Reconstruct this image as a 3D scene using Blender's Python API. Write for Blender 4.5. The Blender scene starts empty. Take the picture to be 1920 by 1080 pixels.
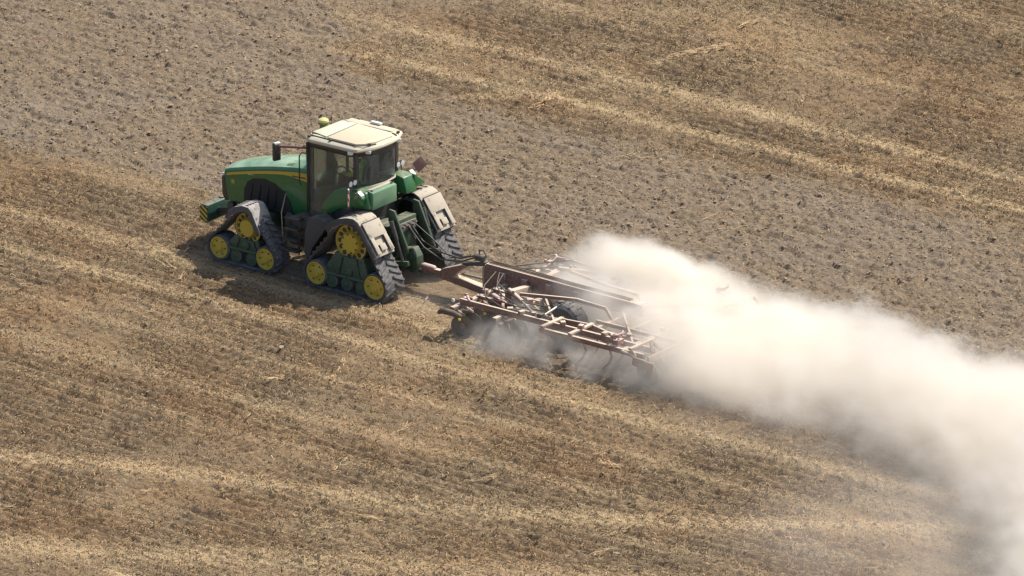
import bpy, bmesh, math, random
import numpy as np
from mathutils import Vector, Matrix, Quaternion

random.seed(7)
rng = np.random.default_rng(7)
sc = bpy.context.scene
COL = sc.collection

# ------------------------------------------------------------------ camera
HEAD = math.radians(37.6)            # angle between the travel line and the picture's width
DEP = math.radians(19.5)             # helicopter looks down this steeply
DIST = 260.0
AIM = Vector((2.744, 1.26, 0.0))
cd = bpy.data.cameras.new('camera')
cam = bpy.data.objects.new('camera', cd); COL.objects.link(cam)
away = Vector((math.sin(HEAD) * math.cos(DEP), -math.cos(HEAD) * math.cos(DEP), math.sin(DEP)))
cam.location = AIM + away * DIST
cam.rotation_euler = away.to_track_quat('Z', 'Y').to_euler()
cd.sensor_width = 36.0
cd.lens = 36.0 * DIST / 23.94
cd.clip_start = 1.0
cd.clip_end = 8000.0
sc.camera = cam

# ------------------------------------------------------------------ world, sun, exposure
SUN = Vector((0.248, 0.719, 1.0)).normalized()
world = bpy.data.worlds.new('World'); sc.world = world
world.use_nodes = True
wn = world.node_tree.nodes; wl = world.node_tree.links
sky = wn.new('ShaderNodeTexSky'); sky.sky_type = 'NISHITA'; sky.sun_disc = False
sky.sun_elevation = math.asin(SUN.z); sky.sun_rotation = math.atan2(SUN.x, SUN.y)
sky.dust_density = 2.0
wl.new(sky.outputs[0], wn['Background'].inputs[0])
wn['Background'].inputs[1].default_value = 0.13
sd = bpy.data.lights.new('sun', 'SUN'); sd.energy = 4.6; sd.angle = math.radians(0.53); sd.color = (1.0, 0.95, 0.86)
sun = bpy.data.objects.new('sun', sd); COL.objects.link(sun)
sun.rotation_euler = SUN.to_track_quat('Z', 'Y').to_euler()
sc.view_settings.view_transform = 'Standard'; sc.view_settings.look = 'None'
sc.view_settings.gamma = 1.0; sc.view_settings.use_curve_mapping = False
sc.view_settings.exposure = 0.22
cy = sc.cycles
cy.use_denoising = True; cy.denoiser = 'OPENIMAGEDENOISE'
cy.max_bounces = 14; cy.volume_bounces = 12; cy.diffuse_bounces = 3; cy.glossy_bounces = 3
cy.transparent_max_bounces = 12; cy.volume_step_rate = 2.0; cy.volume_max_steps = 256
cy.sample_clamp_indirect = 6.0
cy.filter_width = 1.45

# ------------------------------------------------------------------ materials
def mat(name):
    m = bpy.data.materials.new(name); m.use_nodes = True
    nt = m.node_tree
    return m, nt, nt.nodes['Principled BSDF']

def lk(nt, a, b): nt.links.new(a, b)

def noise(nt, scale, detail=4, rough=0.55, vec=None):
    n = nt.nodes.new('ShaderNodeTexNoise'); n.inputs['Scale'].default_value = scale
    n.inputs['Detail'].default_value = detail; n.inputs['Roughness'].default_value = rough
    if vec is None:
        t = nt.nodes.new('ShaderNodeTexCoord'); vec = t.outputs['Object']
    lk(nt, vec, n.inputs['Vector'])
    return n.outputs['Fac']

def ramp(nt, fac, stops):
    r = nt.nodes.new('ShaderNodeValToRGB')
    while len(r.color_ramp.elements) < len(stops): r.color_ramp.elements.new(0.5)
    for e, (p, c) in zip(r.color_ramp.elements, stops):
        e.position = p; e.color = (*c, 1) if len(c) == 3 else c
    lk(nt, fac, r.inputs[0]); return r.outputs[0]

def mixc(nt, f, a, b):
    m = nt.nodes.new('ShaderNodeMix'); m.data_type = 'RGBA'
    if hasattr(f, 'links'): lk(nt, f, m.inputs[0])
    else: m.inputs[0].default_value = f
    for s, v in ((m.inputs[6], a), (m.inputs[7], b)):
        if hasattr(v, 'links'): lk(nt, v, s)
        else: s.default_value = (*v, 1)
    return m.outputs[2]

def math_(nt, op, a, b=0.0, clamp=False):
    m = nt.nodes.new('ShaderNodeMath'); m.operation = op; m.use_clamp = clamp
    for s, v in ((m.inputs[0], a), (m.inputs[1], b)):
        if hasattr(v, 'links'): lk(nt, v, s)
        else: s.default_value = v
    return m.outputs[0]

DUST = (0.46, 0.37, 0.255)
def painted(name, col, rough=0.4, dust=0.5, grime=0.25, metallic=0.0, rear=0.0, coat=0.0, dust_glare_col=DUST, nscale=7.0):
    """paint or plastic with field dust, on the hood painted sun glare, over what faces up (and, with rear, on what faces back)"""
    m, nt, b = mat(name)
    g = nt.nodes.new('ShaderNodeNewGeometry')
    s = nt.nodes.new('ShaderNodeSeparateXYZ'); lk(nt, g.outputs['Normal'], s.inputs[0])
    up = math_(nt, 'MULTIPLY', math_(nt, 'SUBTRACT', s.outputs[2], 0.25, True), 1.5, True)
    if rear: up = math_(nt, 'MAXIMUM', up, math_(nt, 'MULTIPLY', s.outputs[0], rear, True))
    n1 = noise(nt, nscale, 5); n2 = noise(nt, nscale * 6, 3)
    patch = math_(nt, 'ADD', math_(nt, 'MULTIPLY', math_(nt, 'SUBTRACT', n1, 0.3), 1.6, True), 0.15)
    f = math_(nt, 'MULTIPLY', math_(nt, 'MULTIPLY', up, dust * 1.2), patch, True)
    f2 = math_(nt, 'MULTIPLY', math_(nt, 'MULTIPLY', math_(nt, 'SUBTRACT', n2, 0.35, True), 2.0), grime, True)
    f = math_(nt, 'MAXIMUM', f, f2)
    c = mixc(nt, f, col, dust_glare_col)
    lk(nt, c, b.inputs['Base Color'])
    r = math_(nt, 'ADD', math_(nt, 'MULTIPLY', f, 0.5), rough, True)
    lk(nt, r, b.inputs['Roughness'])
    b.inputs['Metallic'].default_value = metallic
    b.inputs['Coat Weight'].default_value = coat
    bp = nt.nodes.new('ShaderNodeBump'); bp.inputs['Strength'].default_value = 0.12; bp.inputs['Distance'].default_value = 0.01
    lk(nt, n2, bp.inputs['Height']); lk(nt, bp.outputs[0], b.inputs['Normal'])
    return m

M = {}
M['green'] = painted('green_paint', (0.012, 0.135, 0.042), 0.30, 0.55, 0.16, coat=0.25)
M['dkgreen'] = painted('dark_green_casting', (0.012, 0.055, 0.028), 0.5, 0.5, 0.3)
M['teal'] = painted('weight_green', (0.010, 0.075, 0.055), 0.4, 0.6, 0.2)
M['yellow'] = painted('yellow_paint', (0.56, 0.40, 0.02), 0.45, 0.3, 0.55, dust_glare_col=(0.34, 0.28, 0.16))
M['cream'] = painted('cab_roof_cream', (0.64, 0.55, 0.39), 0.6, 0.85, 0.25, dust_glare_col=(0.62, 0.50, 0.34), nscale=2.2)
M['rooftrim'] = painted('roof_edge_white', (0.60, 0.54, 0.40), 0.55, 0.6, 0.25, dust_glare_col=(0.58, 0.48, 0.33))
M['roofgreen'] = painted('roof_front_panel', (0.60, 0.62, 0.45), 0.5, 0.35, 0.15, dust_glare_col=(0.66, 0.57, 0.42))
M['black'] = painted('black_plastic', (0.018, 0.019, 0.02), 0.5, 0.45, 0.25)
M['fender'] = painted('dusty_fender_plastic', (0.040, 0.043, 0.050), 0.6, 2.6, 0.18, rear=1.9, dust_glare_col=(0.48, 0.415, 0.325))
M['ffender'] = painted('grey_fender_plastic', (0.060, 0.064, 0.075), 0.55, 2.0, 0.15, rear=1.2, dust_glare_col=(0.46, 0.42, 0.38))
M['guard'] = painted('guard_plastic', (0.045, 0.045, 0.05), 0.6, 0.4, 0.10)
M['screen'] = painted('black_screen', (0.012, 0.013, 0.016), 0.7, 0.2, 0.06)
M['glaregreen'] = painted('hood_green_painted_glare', (0.010, 0.120, 0.030), 0.30, 0.95, 0.05, coat=0.4, dust_glare_col=(0.40, 0.54, 0.36), nscale=1.6)  # pale green on upward faces is sun glare painted into the colour
M['boxgreen'] = painted('dusty_box_green', (0.016, 0.135, 0.048), 0.4, 0.8, 0.1, rear=2.2, dust_glare_col=(0.27, 0.38, 0.25), nscale=1.5)
M['seam'] = painted('seam_dark', (0.05, 0.05, 0.035), 0.7, 0.2, 0.2)
M['rubber'] = painted('track_rubber', (0.034, 0.034, 0.038), 0.8, 0.7, 0.35, rear=1.5, dust_glare_col=(0.36, 0.335, 0.31))
M['steel'] = painted('worn_steel', (0.30, 0.28, 0.26), 0.4, 0.6, 0.5, metallic=0.6)
M['darkmetal'] = painted('dark_oily_metal', (0.03, 0.032, 0.034), 0.45, 0.5, 0.3)
M['red'] = painted('dusty_red_paint', (0.19, 0.092, 0.068), 0.7, 2.0, 0.30, rear=0.5, dust_glare_col=(0.66, 0.53, 0.40), nscale=2.6)
M['redclean'] = painted('red_paint', (0.25, 0.095, 0.085), 0.6, 2.2, 0.5, dust_glare_col=(0.66, 0.50, 0.42))
M['brown'] = painted('dirty_brown_paint', (0.085, 0.048, 0.036), 0.7, 0.5, 0.3)
M['disc'] = painted('disc_steel', (0.16, 0.14, 0.125), 0.45, 0.6, 0.6, metallic=0.4)
M['tyre'] = painted('tyre_rubber', (0.03, 0.03, 0.032), 0.8, 0.6, 0.45, dust_glare_col=(0.4, 0.36, 0.32))
M['white'] = painted('white_plastic', (0.78, 0.77, 0.74), 0.4, 0.25, 0.15)
M['lampglass'] = painted('lamp_lens', (0.70, 0.70, 0.68), 0.15, 0.2, 0.1)
M['amber'] = painted('yellow_reflector', (0.85, 0.62, 0.04), 0.3, 0.1, 0.1)
M['warnred'] = painted('board_back_brown', (0.16, 0.075, 0.075), 0.7, 0.4, 0.3)
M['seat'] = painted('seat_fabric', (0.03, 0.03, 0.03), 0.85, 0.1, 0.1)
M['vest'] = painted('hi_vis_cloth', (0.55, 0.75, 0.05), 0.8, 0.0, 0.05)
M['skin'] = painted('skin', (0.45, 0.26, 0.17), 0.6, 0.0, 0.0)
M['jeans'] = painted('dark_trousers', (0.03, 0.035, 0.05), 0.9, 0.0, 0.05)

def glass():
    m = bpy.data.materials.new('tinted_cab_glass'); m.use_nodes = True
    nt = m.node_tree; nt.nodes.remove(nt.nodes['Principled BSDF'])
    out = nt.nodes['Material Output']
    tr = nt.nodes.new('ShaderNodeBsdfTransparent'); tr.inputs[0].default_value = (0.90, 0.95, 0.91, 1)
    gl = nt.nodes.new('ShaderNodeBsdfGlossy'); gl.inputs['Roughness'].default_value = 0.06
    fr = nt.nodes.new('ShaderNodeFresnel'); fr.inputs[0].default_value = 1.5
    mx = nt.nodes.new('ShaderNodeMixShader'); lk(nt, fr.outputs[0], mx.inputs[0]); lk(nt, tr.outputs[0], mx.inputs[1]); lk(nt, gl.outputs[0], mx.inputs[2])
    df = nt.nodes.new('ShaderNodeBsdfDiffuse'); df.inputs[0].default_value = (0.27, 0.30, 0.28, 1)
    n = noise(nt, 3.0, 4)
    f = math_(nt, 'MULTIPLY', math_(nt, 'SUBTRACT', n, 0.1, True), 0.34, True)
    m2 = nt.nodes.new('ShaderNodeMixShader'); lk(nt, f, m2.inputs[0]); lk(nt, mx.outputs[0], m2.inputs[1]); lk(nt, df.outputs[0], m2.inputs[2])
    lk(nt, m2.outputs[0], out.inputs[0])
    return m
M['glass'] = glass()

def hazard():
    m, nt, b = mat('hazard_stripes')
    t = nt.nodes.new('ShaderNodeTexCoord'); s = nt.nodes.new('ShaderNodeSeparateXYZ'); lk(nt, t.outputs['Object'], s.inputs[0])
    v = math_(nt, 'ADD', math_(nt, 'MULTIPLY', s.outputs[0], 6.0), math_(nt, 'MULTIPLY', s.outputs[2], 8.0))
    f = math_(nt, 'GREATER_THAN', math_(nt, 'FRACT', v), 0.5)
    lk(nt, mixc(nt, f, (0.02, 0.03, 0.03), (0.55, 0.42, 0.06)), b.inputs['Base Color']); b.inputs['Roughness'].default_value = 0.5
    return m
M['hazard'] = hazard()

def redwhite():
    m, nt, b = mat('red_white_board')
    t = nt.nodes.new('ShaderNodeTexCoord'); s = nt.nodes.new('ShaderNodeSeparateXYZ'); lk(nt, t.outputs['Object'], s.inputs[0])
    v = math_(nt, 'ADD', math_(nt, 'MULTIPLY', s.outputs[1], 5.0), math_(nt, 'MULTIPLY', s.outputs[2], 5.0))
    f = math_(nt, 'GREATER_THAN', math_(nt, 'FRACT', v), 0.45)
    lk(nt, mixc(nt, f, (0.50, 0.03, 0.06), (0.75, 0.68, 0.66)), b.inputs['Base Color']); b.inputs['Roughness'].default_value = 0.5
    return m
M['board'] = redwhite()

def soil():
    m, nt, b = mat('field_soil')
    a1 = nt.nodes.new('ShaderNodeAttribute'); a1.attribute_name = 'till'
    a2 = nt.nodes.new('ShaderNodeAttribute'); a2.attribute_name = 'straw'
    a3 = nt.nodes.new('ShaderNodeAttribute'); a3.attribute_name = 'hue'
    t = nt.nodes.new('ShaderNodeTexCoord'); P = t.outputs['Object']
    mp = nt.nodes.new('ShaderNodeMapping'); lk(nt, P, mp.inputs[0]); mp.inputs['Scale'].default_value = (0.45, 1.0, 1.0)
    PX = mp.outputs[0]
    big = noise(nt, 0.35, 4, 0.6, P); mid = noise(nt, 2.2, 5, 0.65, PX); fine = noise(nt, 15.0, 4, 0.7, P); vf = noise(nt, 55.0, 2, 0.6, P)
    tilled = ramp(nt, mid, [(0.25, (0.165, 0.126, 0.088)), (0.5, (0.232, 0.180, 0.129)), (0.75, (0.295, 0.235, 0.170))])
    tilled = mixc(nt, math_(nt, 'MULTIPLY', math_(nt, 'SUBTRACT', big, 0.4, True), 1.6, True), tilled, (0.28, 0.215, 0.142))
    stub = ramp(nt, mid, [(0.22, (0.165, 0.103, 0.055)), (0.5, (0.262, 0.168, 0.088)), (0.78, (0.33, 0.222, 0.123))])
    stub = mixc(nt, math_(nt, 'MULTIPLY', math_(nt, 'SUBTRACT', big, 0.42, True), 3.2, True), stub, (0.215, 0.165, 0.105))
    straw = ramp(nt, fine, [(0.3, (0.36, 0.258, 0.145)), (0.6, (0.50, 0.375, 0.225)), (0.8, (0.60, 0.465, 0.29))])
    stub = mixc(nt, math_(nt, 'MULTIPLY', a3.outputs['Fac'], 0.8), stub, (0.238, 0.172, 0.104))
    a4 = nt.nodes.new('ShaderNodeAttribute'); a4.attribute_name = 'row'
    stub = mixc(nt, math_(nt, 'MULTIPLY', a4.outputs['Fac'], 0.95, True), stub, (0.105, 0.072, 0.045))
    tilled = mixc(nt, math_(nt, 'MULTIPLY', math_(nt, 'SUBTRACT', 1.0, a3.outputs['Fac']), 0.6), tilled, (0.235, 0.174, 0.110))
    c = mixc(nt, a1.outputs['Fac'], stub, tilled)
    c = mixc(nt, a2.outputs['Fac'], c, straw)
    sp = ramp(nt, fine, [(0.33, (0.34, 0.31, 0.28)), (0.43, (1.0, 1.0, 1.0)), (0.64, (1.02, 1.02, 1.02)), (0.78, (1.38, 1.34, 1.28))])
    mm = nt.nodes.new('ShaderNodeMix'); mm.data_type = 'RGBA'; mm.blend_type = 'MULTIPLY'; mm.inputs[0].default_value = 0.85
    lk(nt, c, mm.inputs[6]); lk(nt, sp, mm.inputs[7])
    lk(nt, mm.outputs[2], b.inputs['Base Color'])
    b.inputs['Roughness'].default_value = 0.95; b.inputs['Specular IOR Level'].default_value = 0.15
    h = math_(nt, 'ADD', fine, math_(nt, 'MULTIPLY', vf, 0.5))
    bp = nt.nodes.new('ShaderNodeBump'); bp.inputs['Strength'].default_value = 0.9; bp.inputs['Distance'].default_value = 0.05
    lk(nt, h, bp.inputs['Height']); lk(nt, bp.outputs[0], b.inputs['Normal'])
    return m
M['soil'] = soil()

def tinted(name, stops, rough=0.8):
    m, nt, b = mat(name)
    a = nt.nodes.new('ShaderNodeAttribute'); a.attribute_name = 'tint'
    h = nt.nodes.new('ShaderNodeAttribute'); h.attribute_name = 'hue'
    c = ramp(nt, a.outputs['Fac'], stops)
    k = mixc(nt, h.outputs['Fac'], (1.08, 0.94, 0.82), (0.95, 0.95, 0.88))
    mm = nt.nodes.new('ShaderNodeMix'); mm.data_type = 'RGBA'; mm.blend_type = 'MULTIPLY'; mm.inputs[0].default_value = 1.0
    lk(nt, c, mm.inputs[6]); lk(nt, k, mm.inputs[7])
    lk(nt, mm.outputs[2], b.inputs['Base Color'])
    b.inputs['Roughness'].default_value = rough; b.inputs['Specular IOR Level'].default_value = 0.2
    return m
def huefield(x, y): return np.clip(0.5 + (fbm(x * 0.33, y * 0.55, 4, 51) - 0.5) * 3.6, 0, 1)
M['stalk'] = tinted('stubble_stalks', [(0.0, (0.215, 0.134, 0.068)), (0.5, (0.345, 0.224, 0.115)), (1.0, (0.52, 0.375, 0.215))])
M['litter'] = tinted('loose_straw', [(0.0, (0.26, 0.17, 0.08)), (0.5, (0.46, 0.33, 0.175)), (1.0, (0.70, 0.57, 0.37))])
M['clod'] = tinted('soil_clods', [(0.0, (0.21, 0.162, 0.118)), (0.5, (0.30, 0.238, 0.178)), (1.0, (0.42, 0.34, 0.255))], 0.95)

# ------------------------------------------------------------------ mesh helpers
class MB:
    def __init__(s): s.v = []; s.f = []; s.mi = []
    def add(s, v, f, mi=0):
        o = len(s.v); s.v += [tuple(p) for p in v]; s.f += [tuple(o + i for i in q) for q in f]; s.mi += [mi] * len(f); return s
    def box(s, c, d, rot=None, mi=0):
        R = rot if rot is not None else Matrix.Identity(3)
        v = [Vector(c) + R @ Vector((x * d[0] / 2, y * d[1] / 2, z * d[2] / 2)) for x in (-1, 1) for y in (-1, 1) for z in (-1, 1)]
        return s.add(v, [(0, 1, 3, 2), (4, 6, 7, 5), (0, 4, 5, 1), (2, 3, 7, 6), (0, 2, 6, 4), (1, 5, 7, 3)], mi)
    def bar(s, a, b, w, h, mi=0, up=(0, 0, 1)):
        a = Vector(a); b = Vector(b); x = (b - a); L = x.length; x.normalize()
        y = Vector(up).cross(x)
        if y.length < 1e-4: y = Vector((0, 1, 0))
        y.normalize(); z = x.cross(y)
        R = Matrix((x, y, z)).transposed()
        return s.box((a + b) / 2, (L, w, h), R, mi)
    def prism(s, poly, y0, y1, mi=0, plane='xz'):
        n = len(poly)
        if plane == 'xz': A = [(p[0], y0, p[1]) for p in poly]; B = [(p[0], y1, p[1]) for p in poly]
        elif plane == 'xy': A = [(p[0], p[1], y0) for p in poly]; B = [(p[0], p[1], y1) for p in poly]
        else: A = [(y0, p[0], p[1]) for p in poly]; B = [(y1, p[0], p[1]) for p in poly]
        f = [tuple(range(n - 1, -1, -1)), tuple(range(n, 2 * n))] + [(i, (i + 1) % n, n + (i + 1) % n, n + i) for i in range(n)]
        return s.add(A + B, f, mi)
    def tube(s, pts, r, n=8, mi=0):
        pts = [Vector(p) for p in pts]; rs = r if isinstance(r, (list, tuple)) else [r] * len(pts)
        v = []; f = []
        for i, p in enumerate(pts):
            t = (pts[min(i + 1, len(pts) - 1)] - pts[max(i - 1, 0)]).normalized()
            u = t.cross(Vector((0.13, 0.27, 1))).normalized(); w = t.cross(u)
            for k in range(n):
                a = 2 * math.pi * k / n; v.append(p + (u * math.cos(a) + w * math.sin(a)) * rs[i])
        for i in range(len(pts) - 1):
            for k in range(n):
                f.append((i * n + k, i * n + (k + 1) % n, (i + 1) * n + (k + 1) % n, (i + 1) * n + k))
        f.append(tuple(range(n - 1, -1, -1))); f.append(tuple((len(pts) - 1) * n + k for k in range(n)))
        return s.add(v, f, mi)
    def lathe(s, c, axis, prof, n=28, mi=0, caps=True):
        """prof: (radius, distance along axis, material of the ring that follows)"""
        ax = Vector(axis).normalized(); u = ax.orthogonal().normalized(); w = ax.cross(u); c = Vector(c)
        v = []; o = len(s.v)
        for p in prof:
            for k in range(n):
                a = 2 * math.pi * k / n; v.append(c + ax * p[1] + (u * math.cos(a) + w * math.sin(a)) * p[0])
        s.v += [tuple(p) for p in v]
        for i in range(len(prof) - 1):
            m_ = prof[i][2] if len(prof[i]) > 2 else mi
            for k in range(n):
                s.f.append((o + i * n + k, o + i * n + (k + 1) % n, o + (i + 1) * n + (k + 1) % n, o + (i + 1) * n + k)); s.mi.append(m_)
        if caps:
            s.f.append(tuple(o + k for k in range(n - 1, -1, -1))); s.mi.append(prof[0][2] if len(prof[0]) > 2 else mi)
            s.f.append(tuple(o + (len(prof) - 1) * n + k for k in range(n))); s.mi.append(prof[-1][2] if len(prof[-1]) > 2 else mi)
        return s
    def mesh(s, name, mats, bevel=0.0, smooth=35):
        me = bpy.data.meshes.new(name); me.from_pydata(s.v, [], s.f)
        for m in mats: me.materials.append(m)
        me.polygons.foreach_set('material_index', s.mi)
        bm = bmesh.new(); bm.from_mesh(me)
        bmesh.ops.recalc_face_normals(bm, faces=bm.faces)
        if bevel:
            es = [e for e in bm.edges if len(e.link_faces) == 2 and e.calc_face_angle(0) > math.radians(25)]
            bmesh.ops.bevel(bm, geom=es, offset=bevel, segments=2, profile=0.5, affect='EDGES', clamp_overlap=True)
        bm.to_mesh(me); bm.free()
        me.polygons.foreach_set('use_smooth', [True] * len(me.polygons))
        me.set_sharp_from_angle(angle=math.radians(smooth))
        return me
    def build(s, name, mats, parent=None, bevel=0.0, smooth=35):
        if not isinstance(mats, (list, tuple)): mats = [mats]
        return link(name, s.mesh(name, mats, bevel, smooth), parent)

def link(name, data, parent=None):
    o = bpy.data.objects.new(name, data); COL.objects.link(o)
    if parent is not None:
        o.parent = parent
        if parent.type == 'EMPTY': o.location = -Vector(parent.location)
    return o

def tag(o, label=None, cat=None, group=None, kind=None):
    if label: o['label'] = label
    if cat: o['category'] = cat
    if group: o['group'] = group
    if kind: o['kind'] = kind
    return o

def thing(name, loc, label, cat):
    o = bpy.data.objects.new(name, None); COL.objects.link(o); o.location = loc; o.empty_display_size = 0.3
    return tag(o, label, cat)

def big_mesh(name, V, F, material, attrs=None, smooth=True):
    k = F.shape[1]
    me = bpy.data.meshes.new(name)
    me.vertices.add(len(V)); me.vertices.foreach_set('co', V.astype(np.float32).ravel())
    me.loops.add(F.size); me.loops.foreach_set('vertex_index', F.astype(np.int32).ravel())
    me.polygons.add(len(F)); me.polygons.foreach_set('loop_start', np.arange(0, F.size, k, dtype=np.int32))
    me.update(calc_edges=True)
    me.polygons.foreach_set('use_smooth', np.full(len(F), smooth))
    for n, a in (attrs or {}).items():
        at = me.attributes.new(n, 'FLOAT', 'POINT'); at.data.foreach_set('value', a.astype(np.float32).ravel())
    me.materials.append(material)
    o = bpy.data.objects.new(name, me); COL.objects.link(o)
    return o

# ------------------------------------------------------------------ the field
LAT = np.random.default_rng(3).random((512, 512))
def vn(x, y, seed=0):
    x = x + seed * 37.13; y = y + seed * 71.77
    xi = np.floor(x).astype(np.int64); yi = np.floor(y).astype(np.int64); fx = x - xi; fy = y - yi
    fx = fx * fx * (3 - 2 * fx); fy = fy * fy * (3 - 2 * fy)
    a = LAT[xi % 512, yi % 512]; b = LAT[(xi + 1) % 512, yi % 512]; c = LAT[xi % 512, (yi + 1) % 512]; d = LAT[(xi + 1) % 512, (yi + 1) % 512]
    return (a * (1 - fx) + b * fx) * (1 - fy) + (c * (1 - fx) + d * fx) * fy
def fbm(x, y, o=4, seed=0, g=0.5):
    s = 0; a = 1; t = 0
    for i in range(o):
        s = s + a * vn(x * 2 ** i, y * 2 ** i, seed + i * 5); t += a; a *= g
    return s / t
def sstep(a, b, x):
    t = np.clip((x - a) / (b - a), 0, 1); return t * t * (3 - 2 * t)
def seg_band(x, y, pts, w):
    d = np.full(np.shape(x), 1e9)
    for (ax, ay), (bx, by) in zip(pts[:-1], pts[1:]):
        dx, dy = bx - ax, by - ay; t = np.clip(((x - ax) * dx + (y - ay) * dy) / (dx * dx + dy * dy), 0, 1)
        d = np.minimum(d, np.hypot(x - ax - t * dx, y - ay - t * dy))
    return np.exp(-(d / w) ** 2)

def fields(x, y):
    """how much the soil is tilled, and how much straw lies on it"""
    wob = (fbm(x * 0.5, y * 0.5, 3, 1) - 0.5) * 1.0 + (fbm(x * 2.2, y * 2.2, 3, 2) - 0.5) * 0.9
    far = 11.5 + wob * 1.1 + 0.3 * np.sin(x * 0.33) + np.clip(-10.2 - x, 0, 20) * 1.05
    till = sstep(-0.35, 0.35, y - 2.1 + wob * 0.8) * sstep(-0.7, 0.7, far - y + (fbm(x * 3, y * 3, 2, 8) - 0.5) * 1.2)
    till = np.maximum(till, 0.55 * sstep(13.5, 15, y + wob) * sstep(-9, -13, x + wob) * sstep(21, 18, y))
    till = np.maximum(till, sstep(3.8, 5.0, x) * sstep(2.35, 2.1, np.abs(y - 0.0) + wob * 0.3))
    n = fbm(x * 0.8, y * 2.0, 3, 9); br = 0.5 + 0.9 * n
    band = np.zeros(np.shape(x))
    for yc, w, k in ((12.95, 0.28, 0.9), (15.0, 0.32, 0.9), (-1.95, 0.34, 0.8), (-3.9, 0.30, 0.75), (-6.1, 0.22, 0.45), (-8.3, 0.3, 0.45), (-10.2, 0.25, 0.35), (18.8, 0.3, 0.35)):
        yy = y - yc - 0.12 * np.sin(x * 0.21 + yc) - (fbm(x * 0.6, y * 0, 2, int(abs(yc) * 3)) - 0.5) * 0.4
        band = np.maximum(band, k * np.exp(-(yy / w) ** 2))
    # headland turning arcs at the near end of the field
    band = np.maximum(band, 0.95 * seg_band(x, y, ((-6.0, -17.5), (3.0, -13.4), (10.5, -11.2), (16.0, -8.2), (22, -4.0)), 0.42))
    band = np.maximum(band, 0.85 * seg_band(x, y, ((-2.0, -21.5), (6.0, -18.0), (13.0, -14.0), (20.0, -10.5), (27, -7)), 0.6))
    band = np.maximum(band, 0.7 * seg_band(x, y, ((-2.6, -16.2), (0.6, -15.6)), 0.6))
    band = np.maximum(band, 0.9 * seg_band(x, y, ((-4.6, 16.6), (-3.9, 18.8)), 0.14))
    band = np.maximum(band, 0.6 * seg_band(x, y, ((-7.0, 11.2), (-5.4, 13.0), (-4.2, 15.0)), 0.22))
    band = np.maximum(band, 1.2 * seg_band(x, y, ((7.1, -18.7), (8.0, -18.95)), 0.28))
    straw = band * np.clip(br, 0, 1.2) * (1 - 0.85 * till)
    patch = sstep(0.50, 0.70, fbm(x * 0.28, y * 0.6, 4, 21)) * 0.25 * (1 - till)
    straw = np.clip(np.maximum(straw, patch), 0, 1)
    # the tramline the tractor has just run over, flattened and bright
    straw = np.maximum(straw, 0.55 * sstep(0.6, 1.4, x) * sstep(3.9, 3.0, x) * np.exp(-((y + 1.0) / 0.6) ** 2))
    return till, straw

def rowwave(x, y):
    c3 = fbm(x * 1.3, y * 2.2, 3, 44)
    return np.sin((y + 0.25 * np.sin(x * 0.17)) * 2 * math.pi / 0.36 + 0.6 * (c3 - 0.5)), sstep(0.32, 0.50, fbm(x * 0.22, y * 0.3, 3, 61))
def pits(x, y):      # bare hollows between the tufts, strung out along the rows
    return sstep(0.60, 0.76, vn(x * 3.4, y * 5.6, 81) * 0.62 + vn(x * 8.0, y * 11.0, 83) * 0.38)
def relief(x, y, till, straw):
    c1 = fbm(x * 4.4, y * 7.0, 3, 31, 0.65); c2 = vn(x * 11, y * 13, 40); c3 = fbm(x * 1.3, y * 2.2, 3, 44)
    clod = np.maximum(c1 - 0.46, 0) * 0.15 + (c2 - 0.5) * 0.066 + (c3 - 0.5) * 0.07 + 0.012 * np.sin(y * 2 * math.pi / 0.42 + 2.5 * (c3 - 0.5))
    rw_, ra_ = rowwave(x, y); row = rw_ * 0.036 * ra_
    stub = (c1 - 0.5) * 0.075 + (c2 - 0.5) * 0.062 + row + (c3 - 0.5) * 0.05 + straw * 0.012 - 0.032 * pits(x, y)
    clod = clod - 0.065 * pits(x + 31.7, y - 12.3)
    und = (fbm(x * 0.12, y * 0.12, 2, 70) - 0.5) * 0.22
    return clod * till + stub * (1 - till) + und

e1 = np.array((math.cos(HEAD), math.sin(HEAD))); e2 = np.array((-math.sin(HEAD), math.cos(HEAD)))
def axis(lo, hi, step):
    core = np.arange(lo, hi + 1e-6, step); out = []; d = step
    while sum(out) < 3000: d *= 1.32; out.append(d)
    up = hi + np.cumsum(out); dn = lo - np.cumsum(out)
    return np.concatenate((dn[::-1], core, up))
def world_xy(p, q): return AIM.x + p * e1[0] + q * e2[0], AIM.y + p * e1[1] + q * e2[1]
pa = axis(-13.6, 13.6, 0.045); qa = axis(-23.5, 24.5, 0.055)
PP, QQ = np.meshgrid(pa, qa); gx, gy = world_xy(PP.ravel(), QQ.ravel())
gt, gs = fields(gx, gy)
fade = np.clip(1 - (np.hypot(gx, gy) - 45) / 60, 0, 1)
FLAT = lambda x, y: 1 - 0.85 * sstep(1.75, 1.5, np.abs(y)) * sstep(-5.0, -4.3, x) * sstep(4.0, 2.0, x)
def prints(x, y):   # lug prints pressed into the soil behind the tracks
    lane = sstep(0.74, 0.80, np.abs(y)) * sstep(1.49, 1.43, np.abs(y)) * sstep(0.9, 1.2, x) * sstep(4.4, 3.4, x)
    return lane * (0.022 * np.sin((x + 0.45 * np.abs(np.abs(y) - 1.12)) * 2 * math.pi / 0.17) - 0.02)
def hgt(x, y, t, s): return relief(x, y, t, s) * FLAT(x, y) + prints(x, y)
gz = hgt(gx, gy, gt, gs) * fade - 0.02
nq, np_ = len(qa), len(pa)
idx = np.arange(nq * np_).reshape(nq, np_)
GF = np.stack((idx[:-1, :-1], idx[:-1, 1:], idx[1:, 1:], idx[1:, :-1]), -1).reshape(-1, 4)
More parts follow.
